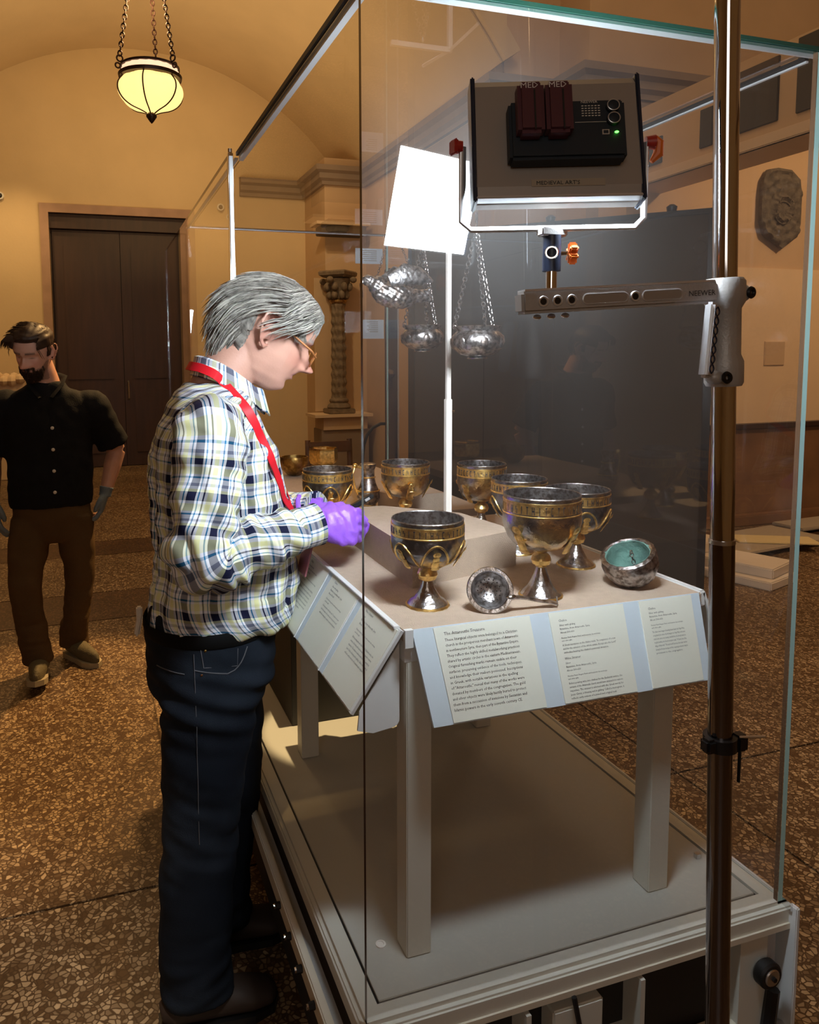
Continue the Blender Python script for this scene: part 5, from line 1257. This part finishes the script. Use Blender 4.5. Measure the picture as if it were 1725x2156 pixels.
    secs = spath([(-.128, Y0, .955, .158, .175), (-.118, Y0, 1.00, .172, .19), (-.112, Y0, 1.06, .176, .195), (-.118, Y0, 1.15, .166, .19), (-.125, Y0, 1.25, .158, .19), (-.130, Y0, 1.34, .150, .198), (-.138, Y0, 1.41, .128, .205), (-.140, Y0, 1.46, .105, .185), (-.138, Y0, 1.50, .085, .13), (-.130, Y0, 1.525, .075, .08)], 8)
    sections(sh, secs, 96)
    for a, b, c, sd in ((RS, RE, RW, -1), (LS, LE, LW, 1)):
        up_ = spath([(a.x, a.y-sd*.07, a.z+.012, .066), (a.x-.004, a.y, a.z-.005, .078), (a.lerp(b, .3).x, a.lerp(b, .3).y, a.lerp(b, .3).z, .079), (a.lerp(b, .7).x, a.lerp(b, .7).y, a.lerp(b, .7).z, .074), (b.x+.004, b.y, b.z+.02, .070), (b.x+.025, b.y, b.z-.012, .066), (b.lerp(c, .28).x, b.lerp(c, .28).y, b.lerp(c, .28).z-.006, .064), (b.lerp(c, .6).x, b.lerp(c, .6).y, b.lerp(c, .6).z, .056), (b.lerp(c, .88).x, b.lerp(c, .88).y, b.lerp(c, .88).z, .047)], 8)
        sh.tube([r[:3] for r in up_], [r[3] for r in up_], 56, up=(0, 1, 0))
    def fold(p, uv):
        back = max(0, (-.20-p.x)/.10); low = max(0, min(1, (1.42-p.z)/.1))
        d = .016*low*(.25+min(1, back))*noise.noise(Vector((p.x*14, p.y*26, p.z*5)))
        d += .006*noise.noise(Vector((p.x*18, p.y*10, p.z*34+p.x*20)))*min(1, max(0, (p.z-.95)/.1))
        if p.y < Y0-.14:      # sleeve creases
            e = (p-RE).length; d += .009*g(e, .15)*math.sin((p.x*.8+p.z*.35)*105+5*noise.noise(p*16)); d += .011*noise.noise(Vector((p.x*30, p.y*12, p.z*17)))
        if p.z < 1.04: d += .010*noise.noise(Vector((p.x*11, p.y*11, p.z*6)))+.008*(1.04-p.z)/.08
        return d
    so = remesh(sh, 'shirt', M['plaid'], t, .0052, 5, disp=fold, keepuv=True)
    # collar
    co = MB(); cc = []; n = 40
    def collar_ring(r, dz, out):
        res = []
        for k in range(n+1):
            a = math.radians(18)+(2*PI-math.radians(36))*k/n; ca, sa = math.cos(a), math.sin(a)
            x = -.098+(.068+out)*ca; y = Y0+(.072+out)*sa; z = 1.533-.045*ca-.012*ca*ca+dz; res.append(Vector((x+(.012 if ca > .8 else 0), y, z)))
        return res
    r0, r1, r2, r3 = collar_ring(0, -.02, -.004), collar_ring(0, .024, .0), collar_ring(0, .022, .008), collar_ring(0, -.022, .020)
    r3 = [p+Vector((.002*g(min(i, n-i), 5), 0, -.014*g(min(i, n-i), 5))) for i, p in enumerate(r3)]
    r4 = [p-Vector((.0, 0, .001))+(Vector((-.098, Y0, p.z))-p).normalized()*.004 for p in r3]
    rows = [r0, r1, r2, r3, r4, [p+(Vector((-.098, Y0, p.z))-p).normalized()*.006 for p in r2]]
    vs = [p for r in rows for p in r]; uvs = [(k*.011, j*.018) for j, r in enumerate(rows) for k in range(n+1)]
    co.add(vs, [(j*(n+1)+k, j*(n+1)+k+1, (j+1)*(n+1)+k+1, (j+1)*(n+1)+k) for j in range(len(rows)-1) for k in range(n)], uvs)
    co.build('collar', M['plaid'], so, smooth=50)
    for b, c in ((RE, RW), (LE, LW)):
        d = (c-b).normalized(); e = c-d*.045
        cu = MB().tube([e-d*.012, e, e+d*.03, e+d*.052, e+d*.054, e+d*.03], [.045, .0475, .0475, .0485, .044, .040], 36, cap=False); cu.build('cuff', M['plaid'], so)
    # lanyard, laid on the shirt
    sbv = BVHTree.FromPolygons([v.co+wloc(so) for v in so.data.vertices], [tuple(p.vertices) for p in so.data.polygons])
    def lay(pts, sd):
        o_ = []
        for x_, z_ in pts:
            h = sbv.ray_cast(Vector((x_, Y0+sd*.5, z_)), Vector((0, -sd, 0)))
            o_.append((h[0]+h[1]*.0035) if h[0] else Vector((x_, Y0+sd*.02, z_)))
        return o_
    ly = MB()
    def ribbon(pts, w, outs):
        vs = []; n_ = len(pts)
        for i, p in enumerate(pts):
            p = Vector(p); d = (Vector(pts[min(i+1, n_-1)])-Vector(pts[max(i-1, 0)])).normalized(); o_ = Vector(outs[i] if isinstance(outs, list) else outs).normalized(); sd = d.cross(o_).normalized()
            for a, b in ((w, .0012), (-w, .0012), (-w, -.0012), (w, -.0012)): vs.append(p+sd*a+o_*b)
        fs = [(i*4+k, i*4+(k+1) % 4, (i+1)*4+(k+1) % 4, (i+1)*4+k) for i in range(n_-1) for k in range(4)]+[(0, 1, 2, 3), (n_*4-1, n_*4-2, n_*4-3, n_*4-4)]
        ly.add(vs, fs)
    def outs(pts): return [(p-Vector((-.12, Y0, p.z-.04))) for p in pts]
    neck = lambda sd: [Vector((-.190, Y0, 1.566)), Vector((-.186, Y0+sd*.035, 1.565)), Vector((-.168, Y0+sd*.070, 1.560)), Vector((-.140, Y0+sd*.094, 1.545))]
    kk = 1.0
    rz = [(-.118, 1.520), (-.092, 1.478), (-.072, 1.440), (-.052, 1.400), (-.034, 1.360), (-.016, 1.322), (-.001, 1.285), (.012, 1.250)]
    rp = neck(-1)+lay(rz, -1)+[Vector((.036, Y0-.085, 1.222)), Vector((.042, Y0-.075, 1.200))]
    lp_ = neck(1)+lay([(-.11, 1.51), (-.075, 1.46), (-.045, 1.41), (-.015, 1.36), (.010, 1.31)], 1)+[Vector((.040, Y0-.02, 1.25)), Vector((.044, Y0-.06, 1.205))]
    for q_, w_ in ((rp, .0105), (lp_, .010)):
        q_ = smooth_path(q_, 4); ribbon(q_, w_, outs(q_))
    lo = ly.build('lanyard', M['red'], t)
    MB().box((.044, Y0-.075, 1.188), (.012, .018, .026), None, .003).build('lanyard_clip', M['red'], lo)
    MB().box((.062, Y0-.10, 1.105), (.004, .07, .075), Matrix.Rotation(.25, 3, 'Y'), .001).build('badge', M['badge'], lo)
    MB().tube([(.048, Y0-.06, 1.175), (.056, Y0-.08, 1.145)], .002, 6).build('badge_strap', M['steel'], lo)
    # jeans
    jn = MB()
    sections(jn, spath([(-.15, Y0, 1.0, .145, .172), (-.15, Y0, .96, .152, .178), (-.152, Y0+.0, .90, .158, .182), (-.158, Y0, .82, .150, .180), (-.16, Y0, .77, .12, .165), (-.16, Y0, .73, .06, .12)], 6), 64)
    for rows in ([(-.165, Y0-.085, .88, .115, .10), (-.175, Y0-.095, .76, .112, .095), (-.190, Y0-.098, .62, .098, .084), (-.200, Y0-.10, .50, .090, .078), (-.212, Y0-.10, .36, .088, .074), (-.222, Y0-.105, .22, .084, .070), (-.222, Y0-.11, .11, .086, .072), (-.220, Y0-.11, .075, .088, .072)],
                 [(-.135, Y0+.085, .88, .112, .10), (-.120, Y0+.095, .76, .108, .095), (-.105, Y0+.10, .62, .096, .084), (-.100, Y0+.105, .50, .088, .078), (-.110, Y0+.105, .36, .082, .072), (-.125, Y0+.11, .22, .078, .068), (-.13, Y0+.11, .11, .080, .068), (-.13, Y0+.11, .07, .082, .070)]):
        sections(jn, spath(rows, 6), 48)
    def jf(p, uv):
        k = g(p.z-.12, .10); kn = g(p.z-.5, .14)
        return .007*noise.noise(Vector((p.x*9, p.y*9, p.z*13)))+.010*k*noise.noise(Vector((p.x*12, p.y*12, p.z*34)))+.006*kn*noise.noise(Vector((p.x*14+p.z*22, p.y*14, p.z*24)))+.005*g(p.z-.8, .08)*math.sin(p.z*110+p.x*40)
    jo = remesh(jn, 'jeans', M['jeans'], t, .0065, 4, disp=jf)
    bvh = BVHTree.FromPolygons([v.co+wloc(jo) for v in jo.data.vertices], [tuple(p.vertices) for p in jo.data.polygons])
    def hug(pts, d=(0, -1, 0), lift=.0012):
        o_ = []
        for p in pts:
            h = bvh.ray_cast(Vector(p)-Vector(d)*-.0+Vector((0, -.4, 0)), Vector((0, 1, 0)))
            o_.append((h[0]+Vector((0, -lift, 0))) if h[0] else Vector(p))
        return o_
    MB().tube(hug([(-.215-.0*k, 0, .93-.04*k) for k in range(12)]), .0009, 5).build('side_seam', M['stitch'], jo)
    MB().tube(hug([(-.215+.012*k, 0, .895-.0022*k-.00*(k*k)) for k in range(7)]+[(-.135+.008*k, 0, .884+.004*k*k*.5) for k in range(6)]), .0013, 5).build('pocket_stitch', M['stitch'], jo)
    MB().tube(hug([(-.20, 0, .94), (-.195, 0, .90), (-.19, 0, .90), (-.12, 0, .895), (-.118, 0, .935)]), .001, 5).build('coin_pocket_stitch', M['stitch'], jo)
    MB().tube(hug([(-.29+.006*k, 0, .885) for k in range(10)]), .0012, 5).build('back_pocket_stitch', M['stitch'], jo)
    for x_, z_ in ((-.2, .885), (-.19, .938)): MB().ell(hug([(x_, 0, z_)])[0], (.003, .0015, .003), 8, 6).build('rivet', M['bronze'], jo)
    bl = MB(); ring = []
    for k in range(48):
        a = 2*PI*k/48; ring.append((-.15+math.cos(a)*.160, Y0+math.sin(a)*.185, .958+.006*math.cos(a)))
    bl.tube(ring, [(.017, .0035)]*48, 8, closed=True, up=(1, 0, 0)); bl.build('belt', M['belt'], t)
    MB().box((-.325, Y0-.03, .965), (.012, .03, .05), Matrix.Rotation(.2, 3, 'Y'), .004).build('hip_pouch', M['foam'], t)
    MB().box((-.322, Y0-.03, .992), (.014, .018, .03), None, .003).build('pouch_clip', M['foam'], t)
    # shoes
    for (x_, y_) in ((-.222, Y0-.11), (-.13, Y0+.11)):
        so_ = MB(); 
        so_.tube([(x_-.085, y_, .045), (x_-.06, y_, .052), (x_, y_, .060), (x_+.06, y_, .050), (x_+.13, y_, .040), (x_+.175, y_, .034), (x_+.19, y_, .030)], [(.022, .022), (.038, .035), (.042, .050), (.045, .040), (.050, .030), (.040, .022), (.018, .012)], 20, up=(0, 0, 1))
        so_.tube([(x_-.02, y_, .06), (x_-.015, y_, .12)], [.048, .044], 16)
        sho = remesh(so_, 'shoe', M['shoeb'], t, .005, 3)
        MB().prism([(x_-.09, y_-.03), (x_-.06, y_-.042), (x_+.05, y_-.045), (x_+.13, y_-.052), (x_+.18, y_-.036), (x_+.198, y_), (x_+.18, y_+.036), (x_+.13, y_+.052), (x_+.05, y_+.045), (x_-.06, y_+.042), (x_-.09, y_+.03)], 0, .02).build('sole', M['black'], sho, smooth=0)
man_one()
# the dark device between the gloves
t = thing('handheld_device', (.17, .56, 1.23), 'small slim black device held between the purple gloves', 'device')
rd = Matrix.Rotation(math.radians(-12), 3, 'Z')@Matrix.Rotation(math.radians(-30), 3, 'Y')
MB().box((.180, .555, 1.232), (.095, .022, .012), rd, .003).build('body', M['black'], t); MB().box(Vector((.180, .555, 1.232))+rd@Vector((.03, -.0115, 0)), (.012, .001, .006), rd).build('button', M['alu'], t)

# ---- the man in black walking up behind
def man_two():
    X0, Y0 = -.63, 2.93
    t = thing('person', (X0, Y0, 0), 'bearded person in black short-sleeved shirt and brown trousers walking, eyes down', 'person')
    s = 1.06
    T = Matrix.Translation(Vector((X0-.035, Y0-.055, 1.508)))@Matrix.Rotation(math.radians(-90-26), 4, 'Z')@Matrix.Rotation(math.radians(20), 4, 'Y')@Matrix.Rotation(math.radians(-4), 4, 'X')
    body = MB(); person_head(body, T, s)
    body.tube([(X0+.0, Y0+.01, 1.36), (X0, Y0+.0, 1.44), (X0-.01, Y0-.02, 1.50), tuple(T@Vector((-.03*s, 0, .06*s))), tuple(T@(Vector((-.03, 0, .10))*s))], [(.10, .09), (.076, .074), (.066, .066), (.062, .06), (.05, .05)], 28, up=(1, 0, 0))
    sections(body, [(X0, Y0, .86, .16, .11), (X0, Y0, 1.1, .17, .11), (X0, Y0, 1.3, .19, .11), (X0, Y0, 1.38, .17, .08), (X0, Y0, 1.44, .09, .06)])
    RS, RE, RW = Vector((X0-.205, Y0, 1.355)), Vector((X0-.275, Y0+.03, 1.09)), Vector((X0-.265, Y0-.07, .90))
    LS, LE, LW = Vector((X0+.215, Y0, 1.345)), Vector((X0+.325, Y0+.06, 1.11)), Vector((X0+.262, Y0-.0, .90))
    for a, b, c in ((RS, RE, RW), (LS, LE, LW)):
        body.tube([a, a.lerp(b, .5), b], [.06, .055, .047], 14); body.tube([b, b.lerp(c, .35), c], [.047, .045, .030], 14)
    legR = [(X0-.105, Y0, .86), (X0-.14, Y0-.09, .45), (X0-.095, Y0-.10, .13)]; legL = [(X0+.095, Y0+.02, .86), (X0+.12, Y0+.05, .45), (X0+.07, Y0+.12, .10)]
    for l in (legR, legL): body.tube(l, [.08, .055, .04], 14)
    wr = wrist_frame(RW, (.12, -.12, -1), (-.9, -.35, 0)); wl = wrist_frame(LW, (-.25, -.1, -1), (.95, -.1, -.2))
    hand(body, wr, .9, (.35, .3, .3, .35), .2, thick=.85, mirror=1); hand(body, wl, .9, (.5, .5, .5, .5), .2, thick=.85, mirror=-1)
    lf = inv_local(T, s)
    def beard(p):
        if p.x < -.0 or p.z > .085: return 0
        k = 0
        if p.x > .045 and .060 < p.z < .074 and abs(p.y) < .034: k = .95
        if p.z < .050-.0*abs(p.y) and p.x > .02: k = .9
        if abs(p.y) > .026 and p.z < .062+(.05-min(.05, p.x))*.9: k = max(k, .55)
        if abs(p.y) < .020 and .051 < p.z < .060: k = .15
        return k
    remesh(body, 'body', M['skin'], t, .005, 2, post=lambda me: tint_skin(me, lf, (.66, .36, .25), (.42, .17, .14), 0, beard, (.03, .015, .01)))
    def bmask(p): return (min(.048-p.z, p.x-.02)/.01) if p.z < .052 else ((.074-p.z)/.004 if (p.x > .06 and abs(p.y) < .03 and p.z > .061) else -1)
    bd = MB(); rnd = random.Random(9); cen = Vector((-.005, 0, .12))
    for k in range(300):
        z = .002+.070*rnd.random(); a = rnd.uniform(-1.15, 1.15); p = head_pt(a, z)
        if beard(p) <= .5: continue
        d = (p-cen).normalized(); bd.tube([T@(p*s), T@((p+d*.006+Vector((0, 0, -.006)))*s), T@((p+d*.007+Vector((0, 0, -.014)))*s)], [.0022, .0022, .0004], 4, cap=False)
    bd.build('beard', M['hairb'], t)
    def mask(p):
        front = .186 if p.x > .03 else (.150 if p.x > .0 else .118)
        if abs(p.y) > .055 and p.x > .0: front = .150 if p.x > .02 else .105
        if p.x < -.03: front = .07
        return (p.z-front)/.016
    def off(p): return .006+.016*max(0, min(1, (p.z-.15)/.05))+.004*(p.x > 0)
    def flow(p): return Vector((-.35, -1.0, -.15)) if p.z > .17 else Vector((-.5, 0, -1))
    hr = shell('hair', T, s, mask, off, M['hairb'], t, 420, flow, 11, .05, .0018, .003, (60, 30))
    fr_ = MB()
    for k in range(34):
        y_ = -.01-.055*rnd.random(); pts = [Vector((.055, y_+.03, .222)), Vector((.088, y_, .216)), Vector((.102, y_-.02, .198)), Vector((.098, y_-.038, .176-.02*rnd.random()))]
        fr_.tube([T@(p*s) for p in pts], [.003, .004, .003, .0005], 5, cap=False)
    fr_.build('fringe', M['hairb'], hr)
    for f_, w_, c_, mir in (('glove', wr, (.35, .3, .3, .35), 1), ('glove', wl, (.5, .5, .5, .5), -1)):
        gm = MB(); hand(gm, w_, .98, c_, .2, thick=1.15, mirror=mir); gm.tube([w_@Vector((-.03, 0, 0)), w_@Vector((0, 0, 0)), w_@Vector((.02, 0, 0))], [.036, .031, .032], 16)
        remesh(gm, f_, M['gglove'], t, .004, 2)
    sh = MB()
    sections(sh, spath([(X0, Y0, .855, .195, .140), (X0, Y0, .93, .205, .150), (X0, Y0, 1.05, .205, .150), (X0, Y0, 1.18, .210, .145), (X0, Y0, 1.29, .228, .138), (X0, Y0, 1.36, .225, .118), (X0, Y0, 1.415, .170, .100), (X0, Y0, 1.455, .105, .088), (X0, Y0, 1.475, .085, .080)], 6), 64)
    for a, b, sd in ((RS, RE, -1), (LS, LE, 1)):
        sh.tube([r[:3] for r in spath([(a.x-sd*.06, a.y, a.z+.01, .07), (a.x, a.y, a.z, .085), (a.lerp(b, .5).x, a.lerp(b, .5).y, a.lerp(b, .5).z, .080), (a.lerp(b, .86).x, a.lerp(b, .86).y, a.lerp(b, .86).z, .082)], 5)], [r[3] for r in spath([(0, 0, 0, .07), (0, 0, 0, .085), (0, 0, 0, .08), (0, 0, 0, .082)], 5)], 28)
    so = remesh(sh, 'shirt', M['blacks'], t, .008, 4, disp=lambda p, u: .008*noise.noise(Vector((p.x*10, p.y*10, p.z*8)))+.006*noise.noise(Vector((p.x*24, 0, p.z*20))))
    bvh = BVHTree.FromPolygons([v.co+wloc(so) for v in so.data.vertices], [tuple(p.vertices) for p in so.data.polygons])
    for z_ in (1.255, 1.15, 1.045, .94):
        h = bvh.ray_cast(Vector((X0+.025, Y0-1, z_)), Vector((0, 1, 0))); MB().ell(h[0]-Vector((0, .0045, 0)), (.0085, .003, .0085), 12, 6).build('button', M['shellb'], so)
    pk = [bvh.ray_cast(Vector((X0+.025, Y0-1, z_)), Vector((0, 1, 0)))[0]+Vector((0, -.002, 0)) for z_ in [.875+.03*k for k in range(17)]]
    MB().tube(pk, [(.016, .002)]*17, 6, up=(0, 1, 0)).build('placket', M['blacks'], so)
    cl = MB()
    for sd in (-1, 1): cl.tube([(X0+sd*.022, Y0-.105, 1.400), (X0+sd*.066, Y0-.078, 1.455), (X0+sd*.084, Y0-.01, 1.495), (X0+sd*.05, Y0+.065, 1.505), (X0, Y0+.078, 1.505)], [(.022, .007), (.024, .007), (.020, .007), (.02, .007), (.018, .007)], 8, up=(0, 0, 1))
    cl.build('collar', M['blacks'], so)
    jn = MB()
    sections(jn, spath([(X0, Y0, .90, .175, .125), (X0, Y0, .84, .188, .135), (X0, Y0, .76, .185, .13), (X0, Y0, .70, .15, .11), (X0, Y0, .67, .08, .08)], 5), 48)
    sections(jn, spath([(X0-.098, Y0, .80, .100, .115), (X0-.112, Y0-.03, .68, .098, .11), (X0-.135, Y0-.08, .48, .078, .088), (X0-.125, Y0-.085, .30, .073, .08), (X0-.095, Y0-.10, .12, .074, .078), (X0-.09, Y0-.105, .085, .072, .076)], 5), 36)
    sections(jn, spath([(X0+.098, Y0, .80, .100, .115), (X0+.105, Y0+.02, .68, .095, .108), (X0+.118, Y0+.05, .48, .076, .088), (X0+.10, Y0+.08, .30, .072, .08), (X0+.075, Y0+.115, .12, .072, .078), (X0+.072, Y0+.12, .07, .072, .076)], 5), 36)
    remesh(jn, 'trousers', M['khaki'], t, .008, 4, disp=lambda p, u: .008*noise.noise(Vector((p.x*10, p.y*10, p.z*14)))+.006*g(p.z-.2, .15)*noise.noise(Vector((p.x*12, p.y*12, p.z*40))))
    # shoes: the left planted, the right toe down, heel lifting
    for (x_, y_, ang, pit, z_) in ((X0+.085, Y0+.09, -58, 0, 0), (X0-.085, Y0-.13, -92, -9, .012)):
        Rz = Matrix.Translation((x_, y_, z_))@Matrix.Rotation(math.radians(ang), 4, 'Z')@Matrix.Rotation(math.radians(pit), 4, 'Y')
        q = lambda a, b, c: Rz@Vector((a, b, c))
        sm = MB().tube([q(-.08, 0, .05), q(-.05, 0, .062), q(.0, 0, .07), q(.06, 0, .058), q(.13, 0, .042), q(.18, 0, .036), q(.20, 0, .030)], [(.024, .024), (.042, .034), (.052, .040), (.046, .042), (.036, .048), (.024, .040), (.010, .018)], 20, up=(0, 0, 1))
        sm.tube([q(-.015, 0, .06), q(-.015, 0, .11)], [.046, .043], 16)
        sho = remesh(sm, 'shoe', M['shoeg'], t, .006, 3)
        MB().prism([(-.09, -.03), (-.06, -.042), (.05, -.043), (.13, -.052), (.18, -.038), (.208, 0), (.18, .038), (.13, .052), (.05, .043), (-.06, .042), (-.09, .03)], 0, .026, Rz).build('sole', M['sole'], sho, smooth=0)
        lc = MB()
        for k in range(4): lc.tube([q(.02+.022*k, -.028, .088-.008*k), q(.03+.022*k, 0, .106-.011*k), q(.02+.022*k, .028, .088-.008*k)], .0028, 5)
        lc.build('laces', M['stitch'], sho)
man_two()
